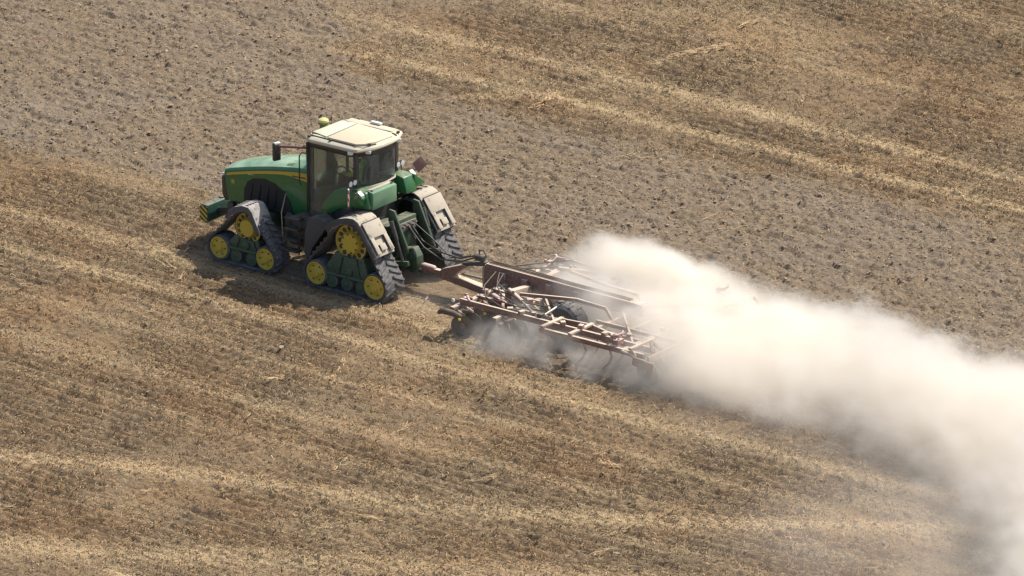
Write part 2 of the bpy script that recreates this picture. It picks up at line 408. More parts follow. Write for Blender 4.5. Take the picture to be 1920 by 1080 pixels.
ground = big_mesh('ground', np.stack((gx, gy, gz), 1), GF, M['soil'], {'till': gt, 'straw': gs, 'hue': huefield(gx, gy), 'row': np.maximum(np.clip(-0.1 - rowwave(gx, gy)[0], 0, 1) * rowwave(gx, gy)[1], 0.75 * pits(gx, gy)) * (1 - gt)})
tag(ground, kind='structure')

def scatter(n):
    x, y = world_xy(rng.uniform(-13.4, 13.4, n), rng.uniform(-23, 24.2, n)); t, s = fields(x, y); return x, y, t, s

# standing stubble: short stalks, one narrow blade each
x, y, t, s = scatter(330000)
y = np.where(rng.random(len(y)) < 0.75, (np.round(((y + 0.25 * np.sin(x * 0.17)) / 0.36) - 0.25) + 0.25) * 0.36 - 0.25 * np.sin(x * 0.17) + rng.normal(0, 0.045, len(y)), y)
keep = rng.random(len(x)) < (1 - t) * (1 - 0.9 * pits(x, y)) * (0.25 + 0.6 * sstep(0.36, 0.60, fbm(x * 1.6, y * 2.8, 4, 15, 0.65)) + 0.3 * s)
x, y, t, s = x[keep], y[keep], t[keep], s[keep]; n = len(x)
z = hgt(x, y, t, s) - 0.03
h = rng.uniform(0.03, 0.075, n) * FLAT(x, y); w = rng.uniform(0.006, 0.015, n); a = rng.uniform(0, math.pi, n)
lx = rng.normal(0, 0.35, n) * h; ly = rng.normal(0, 0.35, n) * h
V = np.stack((np.stack((x - w * np.cos(a), y - w * np.sin(a), z), 1), np.stack((x + w * np.cos(a), y + w * np.sin(a), z), 1), np.stack((x + lx, y + ly, z + h), 1)), 1).reshape(-1, 3)
ti = np.clip(0.24 + 1.5 * (fbm(x * 0.45, y * 0.8, 4, 23) - 0.5) + rng.normal(0, 0.2, n) + 0.30 * s, 0, 1)
stubble = big_mesh('stubble', V, np.arange(3 * n).reshape(-1, 3), M['stalk'], {'tint': np.repeat(ti, 3), 'hue': np.repeat(np.clip(huefield(x, y) + rng.normal(0, 0.15, n), 0, 1), 3)}, False)
tag(stubble, 'short golden brown cereal stubble standing in the untilled strips of the field', 'stubble', kind='stuff')

# loose straw: flat strips lying on soil and stubble
def strips(x, y, z, L, W, ang, tilt, tint):
    n = len(x); dx, dy = np.cos(ang) * L / 2, np.sin(ang) * L / 2; wx, wy = -np.sin(ang) * W / 2, np.cos(ang) * W / 2
    lift = np.sin(tilt) * L / 2
    P = [np.stack((x + i * dx + j * wx, y + i * dy + j * wy, z + i * lift), 1) for i, j in ((-1, -1), (1, -1), (1, 1), (-1, 1))]
    return np.stack(P, 1).reshape(-1, 3), np.repeat(tint, 4)
x, y, t, s = scatter(700000)
keep = rng.random(len(x)) < 0.085 + 0.015 * (1 - t) + 0.40 * s
x, y, t, s = x[keep], y[keep], t[keep], s[keep]; n = len(x)
z = hgt(x, y, t, s) + 0.012 + rng.uniform(0, 0.03, n) * FLAT(x, y)
V1, T1 = strips(x, y, z, rng.uniform(0.03, 0.12, n), rng.uniform(0.006, 0.013, n), rng.uniform(0, math.pi, n), rng.normal(0, 0.22, n),
                np.clip(0.40 + rng.normal(0, 0.24, n) + 0.18 * s, 0, 1))
# wisps of long straw left by the combine
wis = []
def wisp(x0, y0, x1, y1, k=30, sp=0.05, tint=0.85, L=0.3):
    u = rng.random(k); cx = x0 + (x1 - x0) * u + rng.normal(0, sp, k); cy_ = y0 + (y1 - y0) * u + rng.normal(0, sp, k)
    tt, ss = fields(cx, cy_); an = math.atan2(y1 - y0, x1 - x0) + rng.normal(0, 0.3, k)
    wis.append(strips(cx, cy_, hgt(cx, cy_, tt, ss) + 0.04 + rng.uniform(0, 0.05, k), rng.uniform(0.5, 1.1, k) * L, rng.uniform(0.010, 0.018, k), an, rng.normal(0, 0.12, k), np.clip(tint + rng.normal(0, 0.12, k), 0, 1)))
for (ax, ay, bx, by, k) in ((3.57, -6.59, 2.55, -4.65, 26), (3.64, -6.64, 3.18, -5.95, 12), (3.46, -9.42, 3.18, -8.69, 14), (2.93, -14.39, 2.72, -13.48, 10), (6.08, -12.45, 5.5, -11.01, 14), (6.69, -8.44, 6.6, -7.57, 26),
                            (7.07, -10.88, 6.91, -10.16, 22), (-3.66, -3.19, -3.82, -2.75, 16), (5.97, -18.43, 5.85, -18.15, 8), (-6.54, -4.46, -6.18, -3.71, 40), (-6.43, -6.03, -6.15, -5.58, 20), (14.86, -11.59, 14.91, -11.08, 18),
                            (14.41, -10.29, 14.48, -9.62, 20), (9.88, -11.56, 9.56, -11.04, 8), (-4.5, 17.01, -3.89, 18.71, 170), (-4.59, 20.15, -4.56, 20.93, 60), (-4.81, 11.87, -4.86, 12.96, 70), (2.25, -7.24, 2.38, -6.85, 40),
                            (11.31, -6.78, 11.93, -6.77, 45), (17.7, -8.23, 17.39, -7.66, 8), (11.22, -6.46, 11.11, -6.08, 16), (7.39, -18.84, 7.97, -18.78, 30), (9.33, -12.78, 9.79, -12.57, 50), (2.21, -17.64, 2.81, -16.99, 60),
                            (0.04, 16.4, -0.22, 16.9, 10), (9.83, -9.56, 10.21, -9.03, 20), (-4.69, -2.57, -4.12, -2.7, 20), (9.09, -13.9, 9.18, -13.6, 16)):
    wisp(ax, ay, bx, by, max(5, k // 2), 0.04, 0.72, 0.22)
for i in range(45):
    p = world_xy(rng.uniform(-13, 13), rng.uniform(-22, 23)); an = rng.uniform(0.6, 2.4); L = rng.uniform(0.2, 0.6)
    tt, ss = fields(np.array([p[0]]), np.array([p[1]]))
    wisp(p[0], p[1], p[0] + math.cos(an) * L, p[1] + math.sin(an) * L, int(rng.integers(2, 6)), 0.02, 0.6, 0.22)
V = np.concatenate([V1] + [q[0] for q in wis]); T = np.concatenate([T1] + [q[1] for q in wis]); HU = np.clip(0.6 * huefield(V[:, 0], V[:, 1]) + 0.1, 0, 1)
litter = big_mesh('loose_straw', V, np.arange(len(V)).reshape(-1, 4), M['litter'], {'tint': T, 'hue': HU}, False)
tag(litter, 'pale loose straw scattered and drawn out in strips over the field', 'straw', kind='stuff')

# clods: lumps of soil turned up by earlier passes
ph = (1 + 5 ** 0.5) / 2
ICO = np.array([(-1, ph, 0), (1, ph, 0), (-1, -ph, 0), (1, -ph, 0), (0, -1, ph), (0, 1, ph), (0, -1, -ph), (0, 1, -ph), (ph, 0, -1), (ph, 0, 1), (-ph, 0, -1), (-ph, 0, 1)]) / 1.9
ICF = np.array([(0, 11, 5), (0, 5, 1), (0, 1, 7), (0, 7, 10), (0, 10, 11), (1, 5, 9), (5, 11, 4), (11, 10, 2), (10, 7, 6), (7, 1, 8), (3, 9, 4), (3, 4, 2), (3, 2, 6), (3, 6, 8), (3, 8, 9), (4, 9, 5), (2, 4, 11), (6, 2, 10), (8, 6, 7), (9, 8, 1)])
x, y, t, s = scatter(68000)
keep = rng.random(len(x)) < 0.82 * t + 0.07; x, y, t, s = x[keep], y[keep], t[keep], s[keep]; n = len(x)
r = np.clip(rng.lognormal(-4.15, 0.42, n), 0.010, 0.055); z = hgt(x, y, t, s) + r * 0.12
ang = rng.uniform(0, 2 * math.pi, n); ca, sa = np.cos(ang)[:, None], np.sin(ang)[:, None]
base = ICO[None] * (1 + rng.normal(0, 0.2, (n, 12))[..., None]) * np.stack((rng.uniform(0.9, 1.7, n), rng.uniform(0.7, 1.1, n), rng.uniform(0.35, 0.65, n)), 1)[:, None, :]
base = np.stack((base[..., 0] * ca - base[..., 1] * sa, base[..., 0] * sa + base[..., 1] * ca, base[..., 2]), -1) * r[:, None, None]
V = (base + np.stack((x, y, z), 1)[:, None, :]).reshape(-1, 3)
F = (ICF[None] + (np.arange(n) * 12)[:, None, None]).reshape(-1, 3)
clods = big_mesh('soil_clods', V, F, M['clod'], {'tint': np.repeat(np.clip(rng.normal(0.48, 0.2, n), 0, 1), 12), 'hue': np.repeat(np.clip(rng.normal(0.45, 0.15, n), 0, 1), 12)}, False)
tag(clods, 'grey brown clods of dry soil strewn over the tilled strip', 'soil', kind='stuff')

# ------------------------------------------------------------------ the tractor (heads towards -x; rear axle over the origin)
tr = thing('tractor', (0, 0, 0), 'green tractor on four rubber tracks with cream cab roof and yellow wheels, pulling the cultivator', 'tractor')

def hull(pts):
    pts = sorted(set((round(a, 5), round(b, 5)) for a, b in pts))
    def half(p):
        o = []
        for q in p:
            while len(o) > 1 and (o[-1][0] - o[-2][0]) * (q[1] - o[-2][1]) - (o[-1][1] - o[-2][1]) * (q[0] - o[-2][0]) <= 0: o.pop()
            o.append(q)
        return o
    a = half(pts); b = half(pts[::-1]); return a[:-1] + b[:-1]

def lug_mesh(w, side):
    b = MB(); L = w * 0.52
    dirv = Vector((0.42, side * 0.9, 0)).normalized()
    R = Matrix((dirv, Vector((-dirv.y, dirv.x, 0)), Vector((0, 0, 1)))).transposed()
    b.box((0, side * w * 0.25, 0.02), (L, 0.062, 0.034), R)
    return b.mesh('track_lug', [M['rubber']], 0.008)

def track_unit(hub, rd, idl, yo, yi, big):
    """hub and idlers in the xz plane, yo outer and yi inner edge of the belt"""
    sg = -1 if yo < 0 else 1; w = abs(yo - yi); ym = (yo + yi) / 2
    gap = 0.035
    pts = []
    for (cx, cz, r) in [(*hub, rd)] + [(*i,) for i in idl]:
        for k in range(48): pts.append((cx + (r + gap) * math.cos(k * math.pi / 24), cz + (r + gap) * math.sin(k * math.pi / 24)))
    H = hull(pts); n = len(H)
    # frame with pivot arms between the wheels
    fr = MB(); y0, y1 = yo - sg * 0.08, yi + sg * 0.16
    xs = [i[0] for i in idl]; zi = idl[0][1]; zb = zi - 0.02
    fr.prism([(xs[0] + 0.22, zb + 0.04), (xs[1] - 0.22, zb + 0.04), (xs[1] - 0.20, zb + 0.16), (hub[0] + 0.40 * rd / 0.45, hub[1] - rd * 0.62), (hub[0] + 0.2 * rd / 0.45, hub[1] - rd * 0.74), (hub[0] - 0.2 * rd / 0.45, hub[1] - rd * 0.74), (hub[0] - 0.38 * rd / 0.45, hub[1] - rd * 0.55), (xs[0] + 0.20, zb + 0.16)], y0, y1)
    fr.prism([(hub[0] - 0.2, hub[1] - 0.1), (hub[0] + 0.2, hub[1] - 0.1), (hub[0] + 0.25, zi), (hub[0] - 0.25, zi)], ym - sg * 0.05, yi + sg * 0.1)
    fr.bar((xs[0], ym, zi), (xs[0] + 0.35, ym, zb + 0.02), 0.14, 0.12); fr.bar((xs[1], ym, zi), (xs[1] - 0.35, ym, zb + 0.02), 0.14, 0.12)
    ye = yo - sg * 0.06
    fr.bar((xs[0] + 0.24, ye, zb + 0.09), (xs[1] - 0.24, ye, zb + 0.09), 0.06, 0.07); fr.lathe((hub[0], ye - sg * 0.03, zb + 0.22), (0, sg, 0), [(0.11, 0, 0), (0.10, 0.06, 0), (0.05, 0.07, 0), (0.01, 0.07, 0)], 16)
    for q in (-0.26, 0.26): fr.bar((hub[0] + q * 0.8, ye, hub[1] - rd * 0.72), (hub[0] + q * 1.2, ye, zb + 0.12), 0.05, 0.05)
    f = fr.build('track_frame', M['dkgreen'], tr, 0.012)
    # belt
    inn = []
    for i in range(n):
        a, b2 = Vector(H[i - 1]), Vector(H[(i + 1) % n]); t = (b2 - a).normalized(); nr = Vector((-t.y, t.x)); inn.append(tuple(Vector(H[i]) + nr * 0.035))
    V = [(p[0], yo, p[1]) for p in H] + [(p[0], yi, p[1]) for p in H] + [(p[0], yo, p[1]) for p in inn] + [(p[0], yi, p[1]) for p in inn]
    F = []
    for i in range(n):
        j = (i + 1) % n
        F += [(i, j, n + j, n + i), (2 * n + i, 3 * n + i, 3 * n + j, 2 * n + j), (i, 2 * n + i, 2 * n + j, j), (n + i, n + j, 3 * n + j, 3 * n + i)]
    MB().add(V, F).build('track_belt', M['rubber'], f)
    # lugs round the belt, two staggered half rows
    per = [0]
    for i in range(n): per.append(per[-1] + (Vector(H[(i + 1) % n]) - Vector(H[i])).length)
    N = int(per[-1] / 0.17)
    for sd_ in (-1, 1):
        lm = lug_mesh(w, sd_)
        for k in range(N):
            s_ = per[-1] * ((k + (0.5 if sd_ > 0 else 0)) % N) / N
            i = max(q for q in range(n) if per[q] <= s_); a, b2 = Vector(H[i]), Vector(H[(i + 1) % n])
            tt = (s_ - per[i]) / max(1e-6, per[i + 1] - per[i]); p = a.lerp(b2, tt); d = (b2 - a).normalized()
            o = link('track_lug', lm, f); o.location = (p.x, ym, p.y)
            X = Vector((d.x, 0, d.y)); Y = Vector((0, 1, 0)); Z = X.cross(Y)
            if Z.dot(Vector((p.x - hub[0], 0, p.y - (hub[1] + zi) / 2))) < 0: X = -X; Z = -Z
            o.rotation_euler = Matrix((X, Y, Z)).transposed().to_euler()
    # drive wheel
    dw = MB(); ax = (0, sg, 0); c = (hub[0], ym, hub[1]); hw_ = abs(yo - ym) - 0.02; ho = hw_ - 0.12
    dw.lathe(c, ax, [(rd, -ho + 0.1, 1), (rd, ho - 0.06, 1), (rd * 0.99, ho, 1), (rd * 0.93, ho, 0), (rd * 0.87, ho, 0), (rd * 0.85, ho - 0.03, 0), (rd * 0.60, ho - 0.045, 0), (rd * 0.57, ho + 0.01, 0), (rd * 0.50, ho + 0.06, 0), (rd * 0.2, ho + 0.06, 0), (0.02, ho + 0.06, 0)], 36)
    for k in range(14):
        a = 2 * math.pi * k / 14; q = rd * 0.725
        dw.lathe((hub[0] + q * math.cos(a), ym + sg * (ho - 0.06), hub[1] + q * math.sin(a)), ax, [(rd * 0.125, 0, 1), (rd * 0.125, 0.03, 1)], 10)
    for k in range(8 if big else 0):
        a = 2 * math.pi * (k + 0.3) / 8; q = rd * 0.46
        dw.lathe((hub[0] + q * math.cos(a), ym + sg * (ho + 0.04), hub[1] + q * math.sin(a)), ax, [(rd * 0.055, 0, 1), (rd * 0.055, 0.03, 1)], 8)
    dw.build('drive_wheel', [M['yellow'], M['black']], f)
    ho = hw_
    for (ix, iz, ir) in idl:
        b = MB(); c = (ix, ym, iz); yr = ir - 0.045
        b.lathe(c, ax, [(ir, -ho + 0.05, 1), (ir, ho - 0.02, 1), (ir - 0.02, ho, 1), (yr, ho, 0), (yr - 0.025, ho + 0.004, 0), (yr * 0.82, ho - 0.03, 0), (yr * 0.55, ho - 0.035, 0), (yr * 0.36, ho - 0.005, 0), (yr * 0.30, ho + 0.025, 0), (0.015, ho + 0.025, 0)], 32)
        for k in range(6):
            a = k * math.pi / 3; b.lathe((ix + yr * 0.66 * math.cos(a), ym + sg * (ho - 0.04), iz + yr * 0.66 * math.sin(a)), ax, [(0.018, 0, 2), (0.018, 0.03, 2)], 6)
        b.build('idler_wheel', [M['yellow'], M['rubber'], M['darkmetal']], f)
    for k in range(3 if big else 2):
        q = (k + 1) / (4 if big else 3); rx = xs[0] + (xs[1] - xs[0]) * q
        MB().lathe((rx, ym, 0.255), ax, [(0.165, -ho + 0.05, 0), (0.165, ho - 0.06, 0), (0.15, ho - 0.04, 1), (0.06, ho - 0.05, 1), (0.02, ho - 0.03, 1)], 24).build('road_wheel', [M['rubber'], M['dkgreen']], f)
    return f

for sg in (-1, 1):
    track_unit((-3.1, 0.99), 0.40, [(-3.89, 0.37, 0.305), (-2.5, 0.37, 0.305)], 1.45 * sg, 0.93 * sg, False)
    track_unit((0.0, 1.278), 0.48, [(-0.96, 0.37, 0.32), (0.77, 0.37, 0.335)], 1.47 * sg, 0.78 * sg, True)

# track fenders: bent sheets with a rim, ribs on top, recessed step on the rear slope
def sheet(mb, prof, y0, y1, th, mi=0):
    n = len(prof); V = []
    ins = []
    for i in range(n):
        a = Vector(prof[max(i - 1, 0)]); b2 = Vector(prof[min(i + 1, n - 1)]); t = (b2 - a).normalized(); nr = Vector((t.y, -t.x)); ins.append(Vector(prof[i]) + nr * th)
    V = [(p[0], y0, p[1]) for p in prof] + [(p[0], y1, p[1]) for p in prof] + [(p.x, y0, p.y) for p in ins] + [(p.x, y1, p.y) for p in ins]
    F = []
    for i in range(n - 1):
        F += [(i, i + 1, n + i + 1, n + i), (2 * n + i, 3 * n + i, 3 * n + i + 1, 2 * n + i + 1), (i, 2 * n + i, 2 * n + i + 1, i + 1), (n + i, n + i + 1, 3 * n + i + 1, 3 * n + i)]
    F += [(0, n, 3 * n, 2 * n), (n - 1, 3 * n - 1, 4 * n - 1, 2 * n - 1)]
    mb.add(V, F, mi)
for sg in (-1, 1):
    b = MB(); yo, yi = 1.49 * sg, 0.92 * sg
    sheet(b, [(-3.66, 1.20), (-3.56, 1.36), (-3.38, 1.50), (-3.15, 1.58), (-2.95, 1.57), (-2.84, 1.47), (-2.66, 1.10), (-2.62, 1.02)], yo, yi, 0.035)
    sheet(b, [(-3.66, 1.19), (-3.56, 1.345), (-3.38, 1.485), (-3.15, 1.565), (-2.95, 1.555), (-2.84, 1.46), (-2.66, 1.09), (-2.62, 1.01)], yo, yo - 0.03 * sg, 0.13)
    f = b.build('front_track_fender', M['ffender'], tr, 0.01)
    for k in range(4):
        MB().bar((-3.34, yo - sg * (0.10 + k * 0.10), 1.535), (-3.0, yo - sg * (0.10 + k * 0.10), 1.592), 0.035, 0.03).build('fender_rib', M['ffender'], f, 0.008)
    b = MB(); yo, yi = 1.50 * sg, 0.82 * sg
    prof = [(-0.66, 1.56), (-0.50, 1.72), (-0.26, 1.87), (0.0, 1.945), (0.20, 1.96), (0.34, 1.90), (0.42, 1.80), (0.86, 1.20), (0.90, 1.14)]
    sheet(b, prof, yo, yi, 0.04)
    sheet(b, [(p[0], p[1] - 0.015) for p in prof], yo, yo - 0.03 * sg, 0.15)
    sheet(b, [(p[0], p[1] - 0.015) for p in prof[4:]], yi, yi + 0.03 * sg, 0.10)
    f = b.build('rear_track_fender', M['fender'], tr, 0.012)
    sl = (Vector((0.86, 0, 1.20)) - Vector((0.42, 0, 1.80))); L = sl.length; u = sl.normalized(); nrm = Vector((-u.z, 0, u.x)); nrm = nrm if nrm.x > 0 else -nrm
    R = Matrix((u, Vector((0, 1, 0)), u.cross(Vector((0, 1, 0))))).transposed(); ymid = (yo + yi) / 2; hw = abs(yo - yi)
    def on(s_, o_): return Vector((0.42, 0, 1.80)) + u * s_ + nrm * o_
    for y_ in (yo - sg * 0.10, yi + sg * 0.10):      # raised rails left and right of the step well
        p = on(0.56, 0.03); MB().box((p.x, y_, p.z), (0.42, 0.13, 0.09), R).build('fender_rail', M['fender'], f, 0.012)
    p = on(0.16, 0.03); MB().box((p.x, ymid, p.z), (0.40, hw - 0.05, 0.09), R).build('fender_panel', M['fender'], f, 0.012)
    p = on(0.63, 0.035); MB().box((p.x, ymid - 0.01, p.z), (0.16, 0.20, 0.07), R).build('step_block', M['fender'], f, 0.012)
    p = on(-0.055, 0.02); MB().box((p.x, ymid, p.z), (0.03, hw - 0.16, 0.06), R).build('fender_slot', M['seam'], f)
    for k in range(2):
        MB().tube([(-0.25 + 0.02 * k, yo - sg * (0.22 + 0.2 * k), 1.90), (0.0, yo - sg * (0.2 + 0.2 * k), 1.975), (0.18, yo - sg * (0.16 + 0.2 * k), 1.985)], 0.016, 6).build('fender_rib', M['seam'], f)
    # splash guard ahead of the rear track
    b = MB(); b.prism([(-0.60, 1.62), (-0.95, 1.74), (-1.22, 1.66), (-1.32, 1.30), (-1.36, 0.80), (-1.28, 0.62), (-1.18, 0.66), (-1.10, 0.95), (-0.68, 1.52)], 1.05 * sg, 1.40 * sg)
    b.build('splash_guard', M['guard'], tr, 0.02)

# chassis, engine, axles
b = MB(); b.prism([(-4.40, 0.78), (-4.40, 1.12), (-2.0, 1.22), (-1.2, 1.40), (0.55, 1.45), (0.55, 0.72), (-0.6, 0.70), (-2.0, 0.76)], -0.30, 0.30)
b.box((-0.35, 0, 1.1), (1.5, 0.7, 0.75)); b.build('chassis', M['dkgreen'], tr, 0.03)
for (xx, zz, wy) in ((-3.1, 0.99, 1.2), (0.0, 1.278, 1.12)):
    b = MB(); b.lathe((xx, -wy, zz), (0, 1, 0), [(0.13, 0, 0), (0.16, 0.4, 0), (0.24, wy - 0.25, 0), (0.24, wy + 0.25, 0), (0.16, 2 * wy - 0.4, 0), (0.13, 2 * wy, 0)], 20)
    b.build('axle', M['dkgreen'], tr)
b = MB(); b.box((-3.1, 0, 1.42), (2.2, 0.72, 0.62)); b.box((-3.4, 0, 1.78), (1.4, 0.6, 0.3)); b.build('engine', M['darkmetal'], tr, 0.04)
for sg in (-1, 1):
    b = MB()
    for k in range(5): b.tube([(-2.35 + 0.12 * k, 0.36 * sg, 1.15), (-2.2 + 0.12 * k, 0.52 * sg, 1.35 + 0.05 * k), (-1.95 + 0.06 * k, 0.48 * sg, 1.5)], 0.022, 6)
    b.build('hose_bundle', M['black'], tr); 
    b = MB(); b.prism([(-2.15, 0.72), (-1.30, 0.68), (-1.22, 1.05), (-1.30, 1.42), (-2.1, 1.42)], 0.42 * sg, 0.98 * sg); b.build('fuel_tank', M['black'], tr, 0.06)
    b = MB(); b.lathe((-2.28, 0.78 * sg, 0.85), (0, 0, 1), [(0.085, 0, 0), (0.10, 0.03, 0), (0.10, 0.46, 0), (0.06, 0.52, 0)], 16); b.build('air_reservoir', M['darkmetal'], tr)
st = MB()
for k in range(4): st.box((-1.95 + 0.02 * k, -1.08, 0.62 + 0.27 * k), (0.42, 0.24, 0.035))
for q in (-0.2, 0.2): st.bar((-1.94 + q, -1.10, 0.55), (-1.90 + q, -1.06, 1.52), 0.03, 0.04)
steps = st.build('cab_steps', M['black'], tr, 0.006)
MB().tube([(-2.22, -1.10, 0.95), (-2.24, -1.12, 1.5), (-2.20, -1.0, 1.95)], 0.016, 8).build('handrail', M['steel'], steps)

# hood: lofted shell
sec = [(-4.53, 0.42, 1.28, 1.82, 1.93), (-4.48, 0.47, 1.22, 1.89, 2.00), (-4.30, 0.49, 1.20, 1.955, 2.07), (-3.95, 0.51, 1.24, 2.05, 2.18), (-3.50, 0.535, 1.40, 2.165, 2.295), (-3.0, 0.55, 1.40, 2.275, 2.415), (-2.4, 0.56, 1.30, 2.38, 2.525), (-1.92, 0.57, 1.28, 2.44, 2.59)]
def hood_ring(x, w, zb, zs, zt):
    half = [(w * 0.97, zb), (w, (zb + zs) / 2), (w, zs - 0.04), (w * 0.985, zs), (w * 0.93, zs + 0.045), (w * 0.62, zt - 0.025), (w * 0.3, zt - 0.008)]
    return [(x, -a, z) for a, z in half] + [(x, 0, zt)] + [(x, a, z) for a, z in half[::-1]]
b = MB(); R_ = [hood_ring(*s_) for s_ in sec]; n = len(R_[0]); V = [p for r_ in R_ for p in r_]
F = [(i * n + k, i * n + k + 1, (i + 1) * n + k + 1, (i + 1) * n + k) for i in range(len(R_) - 1) for k in range(n - 1)] + [tuple(range(n - 1, -1, -1)), tuple((len(R_) - 1) * n + k for k in range(n))]
hood = b.add(V, F).build('hood', M['glaregreen'], tr, 0, 28)
def hz(x, j):
    for s0, s1 in zip(sec[:-1], sec[1:]):
        if s0[0] <= x <= s1[0]: t = (x - s0[0]) / (s1[0] - s0[0]); return s0[j] + (s1[j] - s0[j]) * t
    return sec[-1][j] if x > -2 else sec[0][j]
for sg in (-1, 1):
    xs_ = np.linspace(-4.40, -1.90, 18); V = []
    for x_ in xs_:
        t = (x_ + 4.4) / 2.5; top = hz(x_, 3) - 0.055; hgt_ = 0.06 + 0.025 * t + 0.13 * max(0, (t - 0.72) / 0.28) ** 1.2
        for dy, zz in ((0.002, top), (0.012, top), (0.012, top - hgt_), (0.002, top - hgt_)): V.append((x_, sg * (hz(x_, 1) + dy), zz))
    F = [(i * 4 + k, i * 4 + (k + 1) % 4, (i + 1) * 4 + (k + 1) % 4, (i + 1) * 4 + k) for i in range(17) for k in range(4)] + [(3, 2, 1, 0), (68, 69, 70, 71)]
    MB().add(V, F).build('yellow_stripe', M['yellow'], hood)
    MB().bar((-2.35, sg * 0.575, 2.235), (-1.95, sg * 0.587, 2.26), 0.01, 0.028).build('stripe_inlay', M['seam'], hood)
    # black side screen with an arched top
    arch = [(-3.86, 1.22), (-3.84, 1.60), (-3.74, 1.80), (-3.55, 1.92), (-3.2, 1.98), (-2.9, 1.93), (-2.6, 1.78), (-2.42, 1.55), (-2.36, 1.26)]
    V = [(x_, sg * (hz(x_, 1) + d_), z_) for d_ in (-0.05, 0.012) for x_, z_ in arch]; m_ = len(arch)
    MB().add(V, [tuple(range(m_)), tuple(range(m_, 2 * m_))] + [(i, (i + 1) % m_, m_ + (i + 1) % m_, m_ + i) for i in range(m_)]).build('side_screen', M['screen'], hood)
    for k in range(5):
        x_ = -3.65 + 0.25 * k; MB().bar((x_, sg * (hz(x_, 1) + 0.016), 1.32), (x_ + 0.08, sg * (hz(x_, 1) + 0.016), 1.80), 0.012, 0.02, up=(0, 1, 0)).build('screen_rib', M['screen'], hood)
    b = MB(); b.lathe((-4.20, sg * (hz(-4.2, 1) - 0.002), 1.70), (0, sg, 0), [(0.062, 0, 0), (0.062, 0.014, 0), (0.048, 0.016, 1), (0.03, 0.017, 0), (0.001, 0.017, 0)], 20); b.build('hood_emblem', [M['yellow'], M['green']], hood)
    MB().bar((-3.72, sg * (hz(-3.7, 1) + 0.008), 1.985), (-3.55, sg * (hz(-3.6, 1) + 0.008), 2.005), 0.008, 0.028, up=(0, 1, 0)).build('model_decal', M['white'], hood)
    # dark headlamp and grille cheek
    b = MB(); b.prism([(-4.56, 1.30), (-4.58, 1.74), (-4.50, 1.80), (-4.42, 1.77), (-4.36, 1.18), (-4.48, 1.16)], sg * 0.30, sg * (0.475)); g_ = b.build('grille_cheek', M['black'], hood, 0.03)
    MB().box((-4.50, sg * 0.39, 1.80), (0.14, 0.14, 0.06)).build('headlight', M['lampglass'], hood, 0.015)
b = MB(); b.box((-4.545, 0, 1.48), (0.07, 0.56, 0.56)); b.build('front_grille', M['black'], tr, 0.02)
for (x0, x1) in ((-3.78, -3.70), (-2.62, -2.42)):
    V = []
    for x_ in (x0, x1):
        for k in range(9):
            y_ = -0.45 + 0.9 * k / 8; zt = hz(x_, 4); V.append((x_ + 0.12 * (1 - abs(y_) / 0.45), y_, zt + 0.006 - (abs(y_) / hz(x_, 1)) ** 3 * 0.12))
    MB().add(V, [(k, k + 1, 9 + k + 1, 9 + k) for k in range(8)]).build('hood_shut_line', M['green'], hood)
# front weight
b = MB(); b.prism([(-5.08, 0.64), (-5.10, 0.92), (-5.02, 1.02), (-4.83, 1.005), (-4.80, 0.62), (-4.9, 0.55)], -0.68, 0.68); fw = b.build('front_weight', M['teal'], tr, 0.03)
for sg in (-1, 1): MB().box((-4.955, sg * 0.685, 0.79), (0.22, 0.012, 0.36)).build('hazard_panel', M['hazard'], fw)
MB().box((-4.93, 0.0, 1.02), (0.10, 0.18, 0.05)).build('lifting_lug', M['darkmetal'], fw, 0.01)
b = MB(); 
for y_ in (-0.28, 0.28): b.bar((-4.85, y_, 0.78), (-4.25, y_, 0.90), 0.09, 0.16)
b.box((-4.38, 0, 0.95), (0.18, 0.8, 0.32)); b.build('front_linkage', M['darkmetal'], tr, 0.02)

# cab -------------------------------------------------------------
def cab_ring(k, z):    # plan outline, k = 0 waist .. 1 under the roof
    f = -1.72 - 0.03 * k; r = -0.30; hw = 0.80 + 0.02 * k
    return [(f - 0.13, -0.30, z), (f, -0.72 - 0.03 * k, z), (-1.62, -hw, z), (-0.42, -hw, z), (r, -hw + 0.07, z), (-0.10 + 0.03 * k, -0.42, z), (-0.04 + 0.03 * k, 0, z), (-0.10 + 0.03 * k, 0.42, z), (r, hw - 0.07, z), (-0.42, hw, z), (-1.62, hw, z), (f, 0.72 + 0.03 * k, z), (f - 0.13, 0.30, z)]
lo, hi = cab_ring(0, 1.50), cab_ring(1, 3.24); wa = cab_ring(0.5, 2.42); N = len(lo)
def pane(name, idx, bot, top, ins=0.03):
    b = MB(); V = []
    for q in idx: V.append(Vector(bot[q])); V.append(Vector(top[q]))
    c = Vector((-0.95, 0, 2.4)); th = [Vector((0.012, 0, 0)) * 0 + (Vector((p.x, p.y, 0)) - Vector((c.x, c.y, 0))).normalized() * -0.012 for p in V]
    n_ = len(V); VV = V + [p + d for p, d in zip(V, th)]
    F = [(2 * i, 2 * i + 2, 2 * i + 3, 2 * i + 1) for i in range(len(idx) - 1)] + [(n_ + 2 * i, n_ + 2 * i + 1, n_ + 2 * i + 3, n_ + 2 * i + 2) for i in range(len(idx) - 1)]
    return b.add(VV, F).build(name, M['glass'], cab, 0, 60)
cb = MB()
V = [(p[0], p[1], 1.44) for p in lo] + [(p[0], p[1], 1.60) for p in lo]
cb.add(V, [tuple(range(N - 1, -1, -1)), tuple(range(N, 2 * N))] + [(i, (i + 1) % N, N + (i + 1) % N, N + i) for i in range(N)])
V = [(p[0] * 0.99, p[1] * 0.97, 3.16) for p in hi] + [(p[0], p[1], 3.30) for p in hi]
